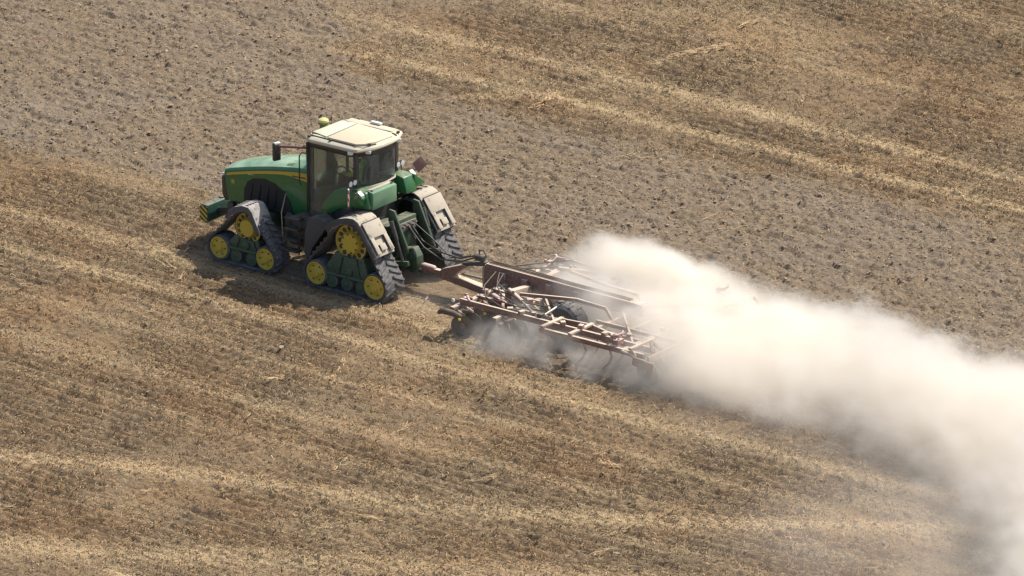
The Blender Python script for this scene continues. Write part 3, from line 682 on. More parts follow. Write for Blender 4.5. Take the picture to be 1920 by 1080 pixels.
cb.add(V, [tuple(range(N - 1, -1, -1)), tuple(range(N, 2 * N))] + [(i, (i + 1) % N, N + (i + 1) % N, N + i) for i in range(N)])
for (i, w_) in ((1, 0.07), (4, 0.10), (8, 0.10), (11, 0.07)):
    cb.bar(lo[i], hi[i], w_, w_)
cb.bar((-1.05, -0.80, 1.55), (-1.0, -0.81, 1.58), 0.04, 0.04)
cab = cb.build('cab_frame', M['black'], tr, 0.008)
lo2 = cab_ring(0, 1.60); hi2 = cab_ring(1, 3.18); 
pane('door_glass', [2, 3, 4], lo2, hi2); pane('door_glass', [8, 9, 10], lo2, hi2)
pane('rear_window', [4, 5, 6, 7, 8], cab_ring(0.5, 2.40), hi2)
pane('windscreen', [10, 11, 12, 0, 1, 2], lo2, hi2)
V = [(p[0], p[1] * 0.99, 1.60) for p in lo[4:9]] + [(p[0], p[1] * 0.99, 2.41) for p in cab_ring(0.5, 2.4)[4:9]]
MB().add(V + [(v[0] - 0.04, v[1], v[2]) for v in V], [(k, k + 1, 5 + k + 1, 5 + k) for k in range(4)] + [(10 + k, 10 + 5 + k, 10 + 5 + k + 1, 10 + k + 1) for k in range(4)]).build('rear_lower_panel', M['black'], cab)
b = MB(); rw = cab_ring(0.5, 2.415)
b.tube([Vector(p) + Vector((0.012, 0, 0)) for p in rw[4:9]], 0.022, 6); b.build('window_ledge', M['fender'], cab)
MB().tube([(-0.02, 0.28, 3.10), (-0.06, 0.06, 2.72)], 0.012, 6).build('rear_wiper', M['black'], cab)
MB().tube([(-1.0, -0.835, 1.62), (-1.05, -0.85, 1.9)], 0.014, 6).build('door_handle', M['steel'], cab)
MB().tube([(-1.90, -0.80, 2.18), (-1.92, -0.84, 2.25), (-1.92, -0.84, 2.90), (-1.86, -0.82, 2.98), (-1.76, -0.79, 2.98)], 0.016, 8).build('grab_rail', M['black'], cab)
# interior
b = MB(); b.box((-0.72, 0, 2.12), (0.52, 0.52, 0.16)); b.box((-0.48, 0, 2.46), (0.13, 0.50, 0.62), Matrix.Rotation(math.radians(10), 3, 'Y')); b.box((-0.43, 0, 2.86), (0.10, 0.28, 0.18)); b.box((-0.75, 0, 1.82), (0.34, 0.36, 0.46))
b.build('driver_seat', M['seat'], cab, 0.04)
b = MB(); b.bar((-1.45, 0, 1.6), (-1.28, 0, 2.36), 0.14, 0.14); b.lathe((-1.26, 0, 2.40), (0.5, 0, 0.86), [(0.17, 0, 0), (0.20, -0.015, 0), (0.22, 0, 0), (0.20, 0.015, 0), (0.17, 0, 0)], 24, caps=False); b.bar((-1.26, -0.18, 2.40), (-1.26, 0.18, 2.40), 0.03, 0.02); b.build('steering_column', M['black'], cab)
b = MB(); b.box((-0.80, 0.42, 2.10), (0.75, 0.22, 0.55)); b.box((-1.10, 0.46, 2.55), (0.06, 0.28, 0.22)); b.build('armrest_console', M['seat'], cab, 0.03)
# roof
out = [(-1.80, -0.62), (-1.70, -0.88), (-1.55, -0.93), (-0.30, -0.91), (-0.17, -0.86), (0.03, -0.45), (0.07, -0.15), (0.07, 0.15), (0.03, 0.45), (-0.17, 0.86), (-0.30, 0.91), (-1.55, 0.93), (-1.70, 0.88), (-1.80, 0.62)]
def ring(sx, z, dx=0.0): return [((p[0] + 0.87) * sx - 0.87 + dx, p[1] * sx, z) for p in out]
rb = MB(); L_ = [ring(0.95, 3.31), ring(0.985, 3.335), ring(1.0, 3.36), ring(0.985, 3.40), ring(0.94, 3.43), ring(0.86, 3.455), ring(0.55, 3.48), ring(0.2, 3.484)]; n = len(out)
F = [(i * n + k, i * n + (k + 1) % n, (i + 1) * n + (k + 1) % n, (i + 1) * n + k) for i in range(len(L_) - 1) for k in range(n)] + [tuple(range(n - 1, -1, -1)), tuple((len(L_) - 1) * n + k for k in range(n))]
rb.add([p for r_ in L_ for p in r_], F); roof = rb.build('cab_roof', M['rooftrim'], tr, 0, 30)
def roofz(x, y): 
    s_ = max(abs(x + 0.87) / 0.94, abs(y) / 0.93)
    return float(np.interp(s_, [0, 0.2, 0.55, 0.86, 0.94, 1.0], [3.484, 3.484, 3.48, 3.455, 3.43, 3.36]))
def roof_patch(name, poly, m_, dz=0.018, bev=0.006):
    c = Vector((sum(p[0] for p in poly) / len(poly), sum(p[1] for p in poly) / len(poly)))
    V = [(p[0], p[1], roofz(*p) - 0.03) for p in poly] + [(p[0], p[1], roofz(*p) + dz) for p in poly]; k_ = len(poly)
    return MB().add(V, [tuple(range(k_ - 1, -1, -1)), tuple(range(k_, 2 * k_))] + [(i, (i + 1) % k_, k_ + (i + 1) % k_, k_ + i) for i in range(k_)]).build(name, m_, roof, bev)
roof_patch('roof_panel', [(-1.16, -0.74), (-0.30, -0.74), (-0.16, -0.62), (-0.06, -0.30), (-0.04, 0.30), (-0.16, 0.42), (-1.16, 0.42)], M['cream'], 0.032)
roof_patch('roof_hatch', [(-1.70, -0.60), (-1.20, -0.72), (-1.20, 0.42), (-1.66, 0.42)], M['roofgreen'], 0.034)
roof_patch('roof_side_panel', [(-1.62, 0.50), (-0.24, 0.50), (-0.26, 0.74), (-1.60, 0.74)], M['rooftrim'], 0.02)
for pts in ([(-1.70, 0.46), (-0.9, 0.46), (-0.12, 0.46), (-0.02, 0.44)], [(-1.64, -0.78), (-0.9, -0.79), (-0.27, -0.79), (-0.12, -0.66), (-0.02, -0.34)], [(-1.18, -0.63), (-1.18, 0.43)], [(-1.68, -0.64), (-1.18, -0.67)]):
    MB().tube([(p[0], p[1], roofz(*p) + 0.008) for p in pts], 0.014, 6).build('roof_seam', M['seam'], roof)
for (x_, y_) in ((-1.62, -0.84), (-0.09, -0.50), (-0.12, 0.62), (-0.75, 0.80), (-1.45, 0.80), (-1.0, -0.80)):
    b = MB(); b.lathe((x_, y_, roofz(x_, y_) - 0.01), (0, 0, 1), [(0.045, 0, 0), (0.04, 0.04, 0), (0.01, 0.05, 0)], 10); b.build('roof_bolt_cap', M['seam'], roof)
for sg in (-1, 1):
    for (x_, y_) in ((-0.36, 0.87), (-0.08, 0.55), (-1.72, 0.70)):
        MB().box((x_, sg * y_, 3.30), (0.12, 0.14, 0.08), Matrix.Rotation(-0.4 * sg, 3, 'Z')).build('work_light', M['lampglass'] if x_ > -0.3 else M['white'], roof, 0.012)
b = MB(); b.box((-1.86, 0, 3.42), (0.10, 0.16, 0.10), mi=1); b.lathe((-1.86, 0, 3.45), (0, 0, 1), [(0.085, 0, 1), (0.125, 0.03, 1), (0.13, 0.08, 1), (0.13, 0.085, 0), (0.115, 0.135, 0), (0.06, 0.165, 0), (0.01, 0.17, 0)], 22); b.build('gps_receiver', [painted('receiver_yellow', (0.66, 0.62, 0.22), 0.4, 0.3, 0.2), painted('receiver_green', (0.16, 0.22, 0.04), 0.4, 0.1, 0.2)], roof)
for (x_, y_, h_) in ((-1.70, 0.10, 0.34), (-1.60, -0.75, 0.16), (-0.95, 0.84, 0.2)):
    MB().tube([(x_, y_, 3.42), (x_ + 0.01, y_, 3.42 + h_)], [0.008, 0.005], 6).build('antenna', M['black'], roof)
MB().box((-0.85, 0.72, 3.515), (0.30, 0.10, 0.05)).build('beacon_bar', M['white'], roof, 0.012)
# mirror on the left, marker plates, lamps
b = MB(); b.tube([(-1.74, -0.80, 3.12), (-2.0, -0.95, 3.13), (-2.38, -1.08, 3.10)], 0.03, 8); b.build('mirror_arm', M['warnred'], tr)
b = MB(); b.box((-2.40, -1.09, 2.97), (0.10, 0.20, 0.44), Matrix.Rotation(-0.25, 3, 'Z')); mh = b.build('mirror_head', M['black'], tr, 0.03)
MB().box((-2.385, -1.095, 3.175), (0.09, 0.16, 0.06), Matrix.Rotation(-0.25, 3, 'Z')).build('mirror_cap', M['white'], mh, 0.015)
b = MB(); b.tube([(-1.74, 0.80, 3.12), (-1.9, 1.0, 3.13), (-2.0, 1.22, 3.10)], 0.022, 8); b.build('mirror_arm', M['black'], tr)
MB().box((-2.0, 1.28, 2.92), (0.10, 0.20, 0.44)).build('mirror_head', M['black'], tr, 0.03)
for sg in (-1, 1):
    # green cab fender shell over the track
    poly = [(-1.26, 1.70), (-1.20, 1.86), (-1.10, 2.02), (-0.83, 2.29), (-0.51, 2.43), (-0.10, 2.44), (0.10, 2.40), (0.22, 2.02), (-0.35, 1.97), (-0.67, 1.87), (-0.95, 1.68)]
    cf = MB().prism(poly, 0.52 * sg, 0.90 * sg).build('cab_fender', M['green'], tr, 0.03)
    b = MB()
    if sg < 0: b.prism([(-0.16, 2.22), (-0.13, 2.40), (0.0, 2.44), (0.12, 2.30), (0.09, 2.12)], -0.90, -1.05)
    else: b.add([(-0.30, 0.88, 2.05), (0.16, 0.88, 2.05), (0.16, 0.88, 2.42), (-0.30, 0.88, 2.44), (-0.22, 1.34, 2.04), (0.10, 1.34, 2.04), (0.10, 1.34, 2.12), (-0.22, 1.34, 2.14)], [(0, 1, 2, 3), (4, 7, 6, 5), (0, 4, 5, 1), (3, 2, 6, 7), (1, 5, 6, 2), (0, 3, 7, 4)])
    b.build('lamp_housing', M['glaregreen'], cf, 0.03)
    MB().box((0.02, 0.98 * sg, 2.40), (0.16, 0.13, 0.03), Matrix.Rotation(math.radians(38), 3, 'Y')).build('tail_lamp', M['lampglass'], cf, 0.01)
    for k in range(2): 
        b = MB(); b.lathe((-0.28 + 0.02, sg * (0.98 - 0.16 * k) - 0.06, 2.60), (1, 0, 0), [(0.05, -0.05, 1), (0.068, 0, 1), (0.068, 0.035, 0), (0.01, 0.04, 0)], 14); b.tube([(-0.27, sg * (0.98 - 0.16 * k) - 0.06, 2.42), (-0.27, sg * (0.98 - 0.16 * k) - 0.06, 2.56)], 0.014, 6, 1); b.build('work_lamp', [M['lampglass'], M['black']], cf)
    if sg < 0: mp_ = MB().box((-0.20, -1.16, 2.30), (0.03, 0.20, 0.46), Matrix.Rotation(0.62, 3, 'Z')).build('marker_board', M['board'], tr, 0.004)
    else: mp_ = MB().box((0.0, 1.27, 2.52), (0.03, 0.28, 0.30), Matrix.Rotation(-0.35, 3, 'Z') @ Matrix.Rotation(0.6, 3, 'X')).build('marker_board', M['warnred'], tr, 0.004)
    MB().tube([(-0.22 if sg < 0 else -0.02, sg * 1.20, 2.40), (-0.26, sg * 0.86, 2.40)], 0.016, 6).build('bracket', M['black'], mp_)
b = MB(); b.prism([(-0.06, 2.05), (-0.06, 2.43), (0.10, 2.43), (0.24, 2.40), (0.25, 1.99), (0.0, 1.96)], -0.80, 0.10); bx = b.build('rear_box', M['boxgreen'], tr, 0.018)
for y_ in (-0.72, 0.02): MB().box((0.14, y_, 2.43), (0.05, 0.05, 0.03)).build('lid_latch', M['black'], bx)
MB().box((0.08, -0.35, 2.432), (0.10, 0.80, 0.02)).build('box_lid', M['fender'], bx, 0.006)

# rear linkage
b = MB(); b.box((0.50, 0, 1.30), (0.30, 0.66, 0.80)); b.box((0.56, 0, 0.72), (0.34, 0.42, 0.5)); b.build('rear_housing', M['dkgreen'], tr, 0.03)
for sg in (-1, 1):
    b = MB(); b.prism([(0.46, 1.98), (0.62, 1.96), (1.02, 1.10), (1.00, 0.98), (0.86, 1.02), (0.44, 1.70)], sg * 0.43, sg * 0.49); b.build('lift_plate', M['dkgreen'], tr, 0.012)
    b = MB(); b.bar((0.45, sg * 0.56, 0.66), (1.12, sg * 0.58, 0.80), 0.07, 0.12); b.build('lower_link', M['dkgreen'], tr, 0.015)
    b = MB(); b.tube([(0.62, sg * 0.60, 1.75), (0.95, sg * 0.60, 0.86)], 0.04, 10); b.tube([(0.62, sg * 0.60, 1.75), (0.78, sg * 0.60, 1.32)], 0.055, 10); b.build('lift_rod', M['darkmetal'], tr)
b = MB(); b.tube([(0.55, 0, 1.62), (0.86, 0, 1.20)], [0.05, 0.035], 10); b.box((0.58, 0, 1.62), (0.12, 0.16, 0.14)); b.build('top_link', M['darkmetal'], tr)
b = MB(); 
for k in range(6): b.lathe((0.66, -0.26 + 0.09 * k, 1.50 + 0.04 * (k % 2)), (1, 0, 0.25), [(0.03, 0, 0), (0.034, 0.07, 0), (0.024, 0.10, 0)], 10)
b.box((0.62, -0.03, 1.5), (0.12, 0.62, 0.20)); b.build('hydraulic_couplers', M['steel'], tr)
b = MB(); b.prism([(0.70, 0.56), (0.70, 0.96), (0.86, 1.0), (1.0, 0.80), (1.02, 0.42), (0.80, 0.40)], -0.13, 0.13); b.build('hitch_frame', M['dkgreen'], tr, 0.015)
b = MB(); b.bar((0.3, 0, 0.46), (1.10, 0, 0.46), 0.14, 0.07); b.build('tractor_drawbar', M['darkmetal'], tr, 0.01)

# driver, seated
def skinned(name, verts, edges, radii, root, m_, parent, sub=2):
    me = bpy.data.meshes.new(name); me.from_pydata(verts, edges, []); o = bpy.data.objects.new(name, me); COL.objects.link(o)
    mod = o.modifiers.new('skin', 'SKIN'); 
    for i, r_ in enumerate(radii): me.skin_vertices[0].data[i].radius = (r_, r_) if not isinstance(r_, tuple) else r_
    me.skin_vertices[0].data[root].use_root = True
    o.modifiers.new('sub', 'SUBSURF').levels = sub; o.modifiers['sub'].render_levels = sub
    dg = bpy.context.evaluated_depsgraph_get(); ev = o.evaluated_get(dg); nm = bpy.data.meshes.new_from_object(ev)
    bpy.data.objects.remove(o); nm.name = name; nm.materials.clear(); nm.materials.append(m_)
    nm.polygons.foreach_set('use_smooth', [True] * len(nm.polygons))
    return link(name, nm, parent)
dv = thing('person', (-0.72, 0, 2.20), 'person in a yellow-green top seated at the wheel inside the tractor cab', 'person')
sv = [(-0.68, 0, 2.28), (-0.64, 0, 2.50), (-0.62, 0, 2.70), (-0.63, 0, 2.83), (-0.65, 0, 2.91), (-0.67, 0, 3.0), (-0.67, 0, 3.08),
      (-0.62, -0.20, 2.74), (-0.78, -0.26, 2.50), (-1.02, -0.22, 2.46), (-1.16, -0.17, 2.46), (-0.62, 0.20, 2.74), (-0.78, 0.26, 2.50), (-1.02, 0.22, 2.46), (-1.16, 0.17, 2.46),
      (-0.72, -0.11, 2.28), (-1.12, -0.14, 2.30), (-1.20, -0.13, 1.85), (-1.34, -0.13, 1.68), (-0.72, 0.11, 2.28), (-1.12, 0.14, 2.30), (-1.20, 0.13, 1.85), (-1.34, 0.13, 1.68)]
se = [(0, 1), (1, 2), (2, 3), (3, 4), (4, 5), (5, 6), (2, 7), (7, 8), (8, 9), (9, 10), (2, 11), (11, 12), (12, 13), (13, 14), (0, 15), (15, 16), (16, 17), (17, 18), (0, 19), (19, 20), (20, 21), (21, 22)]
sr = [0.15, 0.155, 0.15, 0.07, 0.075, 0.095, 0.07, 0.07, 0.055, 0.042, 0.045, 0.07, 0.055, 0.042, 0.045, 0.085, 0.07, 0.055, 0.05, 0.085, 0.07, 0.055, 0.05]
body = skinned('body', sv, se, sr, 0, M['skin'], dv)
bm_ = body.data; bm_.materials.append(M['vest']); bm_.materials.append(M['jeans'])
for p in bm_.polygons:
    c = p.center
    if c.z < 2.36 and not (c.x < -0.95 and c.z > 2.40): p.material_index = 2
    elif c.z < 2.86 and c.x > -0.98: p.material_index = 1
b = MB(); b.lathe((-0.67, 0, 3.03), (0.0, 0, 1), [(0.10, 0, 0), (0.108, 0.03, 0), (0.09, 0.085, 0), (0.05, 0.11, 0), (0.01, 0.115, 0)], 18); b.box((-0.80, 0, 3.045), (0.12, 0.15, 0.015)); b.build('cap', M['dkgreen'], body)

# ------------------------------------------------------------------ the trailed cultivator
im = thing('cultivator', (3.2, 0, 0), 'dusty red trailed disc cultivator with packer roller, half hidden in its dust', 'cultivator')
RED = M['red']
b = MB(); b.bar((1.08, 0, 0.50), (1.75, 0, 0.50), 0.13, 0.12); b.prism([(1.55, 0.42), (1.70, 0.62), (2.30, 0.86), (2.44, 0.84), (2.20, 0.66), (2.05, 0.52), (3.02, 0.42), (3.02, 0.24), (1.70, 0.38)], -0.10, 0.10); b.build('drawbar', RED, im, 0.015)
b = MB(); b.lathe((1.05, 0, 0.55), (1, 0, -0.03), [(0.05, 0, 0), (0.085, 0.05, 0), (0.085, 0.36, 0), (0.05, 0.42, 0)], 14); b.build('hitch_head', M['redclean'], im)
b = MB(); b.bar((2.30, 0, 0.86), (3.05, 0, 1.02), 0.14, 0.08); b.box((2.78, 0, 1.10), (0.24, 0.12, 0.12)); b.tube([(2.72, 0.05, 1.12), (2.70, 0.06, 1.26), (2.85, 0.05, 1.28), (2.95, 0.03, 1.14)], 0.02, 6); b.build('hose_bracket', M['darkmetal'], im, 0.01)
b = MB(); b.bar((2.25, -0.02, 0.60), (2.95, -0.02, 0.62), 0.05, 0.05); b.bar((2.95, -0.08, 0.45), (2.95, -0.08, 0.95), 0.04, 0.06); b.build('parking_jack', M['steel'], im, 0.008)
b = MB(); b.prism([(3.0, 0.14), (3.0, 1.03), (7.6, 0.98), (7.6, 0.72), (3.9, 0.55), (3.5, 0.14)], -0.12, 0.12); b.build('main_beam', RED, im, 0.015)
b = MB(); b.bar((3.05, 0, 1.045), (7.55, 0, 0.995), 0.26, 0.03); b.build('beam_cap', RED, im, 0.008)
def mir(fn):
    for sg in (-1, 1): fn(sg)
def toolbar(x_, z_, w_=0.12, n_='toolbar', y_=2.15): return MB().box((x_, 0, z_), (w_, 2 * y_, w_)).build(n_, RED, im, 0.012)
toolbar(3.62, 0.62); toolbar(4.85, 0.62); toolbar(8.55, 0.66, 0.13)
def wing(sg):
    def B(name, pts, w_, h_, m_=RED):
        b = MB()
        for p, q in zip(pts[:-1], pts[1:]): b.bar((p[0], sg * p[1], p[2]), (q[0], sg * q[1], q[2]), w_, h_)
        return b.build(name, m_, im, 0.01)
    B('side_rail', [(3.62, 1.83, 0.74), (9.25, 1.83, 0.74)], 0.07, 0.14)
    B('outer_rail', [(6.20, 2.18, 0.70), (9.20, 2.18, 0.70)], 0.08, 0.12)
    B('cross_bar', [(6.30, 2.25, 0.80), (6.30, 1.45, 0.80)], 0.10, 0.06)
    B('cross_bar', [(7.10, 2.25, 0.80), (7.10, 1.35, 0.80)], 0.10, 0.06)
    B('cross_bar', [(8.86, 2.28, 0.83), (8.86, 1.35, 0.83)], 0.09, 0.06)
    B('stay_bar', [(6.30, 1.50, 0.78), (7.10, 1.40, 0.78), (7.9, 1.60, 0.76)], 0.06, 0.06)
    B('wheel_arm', [(4.70, 0.98, 0.90), (6.05, 0.60, 0.95), (6.90, 0.60, 0.92), (7.10, 0.60, 0.66)], 0.06, 0.08)
    B('wing_brace', [(3.70, 0.30, 0.62), (4.80, 1.75, 0.66)], 0.07, 0.09)
    B('wing_brace', [(4.35, 0.18, 0.72), (4.35, 0.95, 0.80)], 0.16, 0.20)
    B('levelling_board', [(9.32, 2.20, 0.62), (9.32, 0.35, 0.62)], 0.05, 0.20)
    B('rear_post', [(9.22, 1.55, 0.70), (9.22, 1.95, 1.00), (9.32, 2.05, 0.80)], 0.07, 0.07)
    c = MB(); c.tube([(4.36, sg * 0.94, 0.92), (5.0, sg * 1.28, 0.86)], 0.055, 10, 0); c.tube([(5.0, sg * 1.28, 0.86), (5.62, sg * 1.65, 0.80)], 0.03, 8, 1); c.lathe((5.62, sg * 1.65, 0.76), (0, 0, 1), [(0.06, 0, 0), (0.06, 0.09, 0)], 10); c.build('hydraulic_cylinder', [RED, M['steel']], im)
    c = MB(); c.tube([(5.88, sg * 1.69, 0.80), (5.92, sg * 1.02, 0.92)], 0.032, 8, 0); c.lathe((5.92, sg * 1.0, 0.86), (0, 0, 1), [(0.075, 0, 1), (0.075, 0.14, 1)], 10); c.box((5.88, sg * 1.72, 0.82), (0.14, 0.12, 0.14), mi=1); c.build('depth_strut', [M['steel'], M['darkmetal']], im)
    # transport wheel
    ax = (0, sg, 0); c = MB(); c.lathe((6.08, sg * 0.98, 0.47), ax, [(0.30, -0.24, 1), (0.44, -0.24, 0), (0.50, -0.17, 0), (0.515, 0, 0), (0.50, 0.17, 0), (0.44, 0.24, 0), (0.31, 0.25, 0), (0.28, 0.20, 1), (0.24, 0.10, 1), (0.10, 0.08, 1), (0.08, 0.14, 1), (0.01, 0.14, 1)], 32)
    w_ = c.build('transport_wheel', [M['tyre'], M['steel']], im)
    lm = MB().box((0, 0, 0), (0.03, 0.17, 0.025)).mesh('tread_block', [M['tyre']])
    for k in range(26):
        a = 2 * math.pi * k / 26
        o = link('tread_block', lm, w_); o.location = (6.08 + 0.513 * math.cos(a), sg * (0.98 + (0.08 if k % 2 else -0.08)), 0.47 + 0.513 * math.sin(a)); o.rotation_euler = (0, -a + math.pi / 2, 0)
    # end disc and its guard, reflectors, knobs
    c = MB(); c.tube([(3.30, sg * 2.22, 0.50), (3.45, sg * 2.30, 0.60), (3.75, sg * 2.30, 0.60), (3.95, sg * 2.22, 0.52)], [0.05, 0.075, 0.075, 0.05], 10); c.build('end_guard', M['brown'], im)
    for (x_, y_, z_) in ((4.32, 1.78, 0.70), (3.98, 2.33, 0.50), (4.36, 1.86, 0.60)):
        MB().box((x_, sg * y_, z_), (0.06, 0.04, 0.05)).build('reflector', M['amber'], im, 0.01)
    for (x_, y_, z_) in ((3.50, 1.95, 0.73), (3.55, 1.50, 0.74), (4.45, 1.45, 0.80), (4.60, 1.10, 0.93)):
        MB().lathe((x_, sg * y_, z_), (0, 0, 1), [(0.035, 0, 0), (0.045, 0.03, 0), (0.03, 0.07, 0), (0.01, 0.08, 0)], 10).build('pivot_cap', M['lampglass'] if x_ == 3.50 else M['redclean'], im)
    # coiled hoses and valve block near the rear
    c = MB()
    for k in range(5):
        a0 = k * 0.7; c.tube([(8.30 + 0.13 * math.cos(a0 + q * 0.9), sg * 2.02 + 0.16 * math.sin(a0 + q * 0.9), 0.80 + 0.04 * k + 0.02 * q) for q in range(6)], 0.022, 6)
    c.box((8.34, sg * 2.05, 0.84), (0.18, 0.22, 0.12)); c.build('hose_coil', M['redclean'], im)
    MB().bar((8.95, sg * 2.30, 0.58), (9.55, sg * 2.30, 0.52), 0.03, 0.22).build('side_plate', RED, im, 0.01)
mir(wing)
def clutter(sg):
    def B(name, a_, b_, w_, h_, m_=RED): return MB().bar((a_[0], sg * a_[1], a_[2]), (b_[0], sg * b_[1], b_[2]), w_, h_).build(name, m_, im, 0.006)
    B('disc_beam', (3.80, 0.2, 0.52), (3.80, 2.15, 0.52), 0.09, 0.09, M['brown']); B('disc_beam', (5.0, 0.2, 0.52), (5.0, 2.15, 0.52), 0.09, 0.09, M['brown'])
    B('rail_stay', (3.62, 1.20, 0.68), (5.0, 1.20, 0.66), 0.06, 0.08); B('rail_stay', (3.62, 0.62, 0.68), (5.0, 0.62, 0.66), 0.06, 0.08)
    B('diagonal_stay', (4.85, 0.25, 0.70), (6.30, 1.75, 0.74), 0.05, 0.07); B('diagonal_stay', (7.1, 0.2, 0.74), (8.55, 1.75, 0.74), 0.05, 0.07)
    B('inner_rail', (6.9, 0.95, 0.70), (9.2, 0.95, 0.70), 0.06, 0.09); B('inner_rail', (5.0, 1.42, 0.70), (8.6, 1.42, 0.70), 0.05, 0.08)
    for k, (x_, y_, z_) in enumerate(((3.62, 1.6, 0.72), (3.62, 0.9, 0.72), (4.85, 1.55, 0.72), (4.85, 0.8, 0.72), (5.4, 1.83, 0.84), (7.8, 1.83, 0.84), (7.1, 1.8, 0.86), (8.2, 1.42, 0.78), (6.6, 1.83, 0.84), (8.55, 0.6, 0.76))):
        MB().box((x_, sg * y_, z_), (0.14, 0.12, 0.10), Matrix.Rotation(0.3 * k, 3, 'Z')).build('clamp_plate', RED if k % 3 else M['redclean'], im, 0.012)
    for k, (x_, z_) in enumerate(((3.55, 0.86), (4.2, 0.84), (4.9, 0.86), (5.7, 0.86))):
        MB().box((x_, sg * 0.15, z_), (0.16, 0.09, 0.16)).build('beam_bracket', M['redclean'] if k in (1, 2) else RED, im, 0.015)
    for y_, p in ((1.02, 0.0), (1.30, 0.12), (1.62, -0.1)):
        MB().tube([(3.5 + p, sg * 0.2, 0.95), (3.75 + p, sg * y_ * 0.6, 0.88), (4.3 + p, sg * y_, 0.90), (4.9 + p, sg * (y_ + 0.1), 0.78), (5.6 + p, sg * (y_ + 0.15), 0.84)], 0.016, 6).build('hose', M['black'], im)
    MB().tube([(3.66, sg * 1.45, 0.70), (3.72, sg * 1.7, 0.84), (3.9, sg * 1.85, 0.80)], 0.03, 8).build('adjuster', M['redclean'], im)
    MB().lathe((4.05, sg * 1.15, 0.78), (0.9, sg * 0.45, 0.05), [(0.055, 0, 0), (0.06, 0.02, 0), (0.06, 0.42, 0), (0.03, 0.44, 0), (0.03, 0.75, 0)], 10).build('folding_ram', M['redclean'], im)
mir(clutter)
for k in range(3):
    MB().tube([(3.1, -0.06 + 0.06 * k, 1.08), (4.2, -0.05 + 0.05 * k, 1.07 + 0.01 * k), (5.6, -0.07 + 0.06 * k, 1.05), (7.2, -0.05 + 0.05 * k, 1.03)], 0.014, 6).build('beam_hose', M['brown'], im)
# discs, two rows throwing opposite ways
def disc_mesh():
    b = MB(); b.lathe((0, 0, 0), (0, 1, 0), [(0.01, 0.055, 0), (0.10, 0.05, 0), (0.20, 0.03, 0), (0.285, 0, 0), (0.285, 0.006, 0), (0.20, 0.037, 0), (0.10, 0.058, 0), (0.07, 0.08, 0), (0.01, 0.08, 0)], 24, caps=False); return b.mesh('disc_blade', [M['disc']])
def arm_mesh():
    b = MB(); b.tube([(0, 0.02, 0), (0.06, 0.07, 0.10), (0.02, 0.08, 0.26), (-0.12, 0.04, 0.36)], [0.03, 0.03, 0.03, 0.035], 8); b.lathe((0, -0.02, 0), (0, 1, 0), [(0.06, 0, 0), (0.06, 0.10, 0)], 10); return b.mesh('disc_arm', [RED])
dm, am = disc_mesh(), arm_mesh()
for row, (x_, yaw) in enumerate(((3.86, 0.30), (5.05, -0.30))):
    for k in range(15):
        d = link('disc_blade', dm, im); d.location = Vector((x_ + 0.02 * (k % 2), -2.06 + 0.294 * k + 0.1 * row, 0.235)) - im.location; d.rotation_euler = (0.12, 0, yaw)
        a = link('disc_arm', am, d)
tm = MB(); tm.tube([(0.0, 0, 0.60), (0.22, 0, 0.55), (0.30, 0, 0.38), (0.20, 0, 0.18), (0.02, 0, 0.02)], [0.03, 0.03, 0.03, 0.028, 0.02], 6); tmm = tm.mesh('spring_tine', [RED])
for row in range(2):
    for k in range(9):
        o = link('spring_tine', tmm, im); o.location = Vector((7.1 + 0.7 * row, -2.0 + 0.5 * k + 0.06 * row, 0.02)) - im.location
toolbar(7.1, 0.63, 0.10, 'tine_bar', 2.1); toolbar(7.8, 0.63, 0.10, 'tine_bar', 2.1)
# packer roller
b = MB(); b.lathe((9.28, -2.2, 0.29), (0, 1, 0), [(0.12, 0, 0), (0.12, 4.4, 0)], 20); ro = b.build('packer_shaft', M['disc'], im)
rg = MB(); rg.lathe((0, 0, 0), (0, 1, 0), [(0.13, -0.04, 0), (0.24, -0.05, 0), (0.30, -0.01, 0), (0.30, 0.01, 0), (0.24, 0.05, 0), (0.13, 0.04, 0)], 24, caps=False); rgm = rg.mesh('packer_ring', [M['disc']])
for k in range(22):
    o = link('packer_ring', rgm, ro); o.location = (9.28, -2.15 + 0.205 * k, 0.29)
for sg in (-1, 1):
    b = MB(); b.tube([(8.6, sg * 2.24, 0.72), (9.0, sg * 2.26, 0.66), (9.28, sg * 2.26, 0.32)], 0.04, 8); b.tube([(8.86, sg * 2.20, 0.80), (9.02, sg * 2.26, 0.70), (9.10, sg * 2.28, 0.40)], 0.02, 6); b.build('roller_arm', RED, im)
b = MB(); b.tube([(0.72, 0.05, 1.45), (1.0, 0.10, 1.12), (1.5, 0.12, 0.95), (2.1, 0.10, 0.92), (2.75, 0.06, 1.16)], 0.02, 8); b.tube([(0.72, -0.06, 1.45), (1.1, 0.02, 1.0), (1.6, 0.04, 0.80), (2.2, 0.05, 0.88), (2.75, 0.0, 1.14)], 0.02, 8); b.tube([(0.72, 0.14, 1.5), (1.2, 0.2, 1.2), (1.8, 0.16, 0.86), (2.7, 0.10, 1.12)], 0.016, 8); b.build('hydraulic_hoses', M['black'], im)

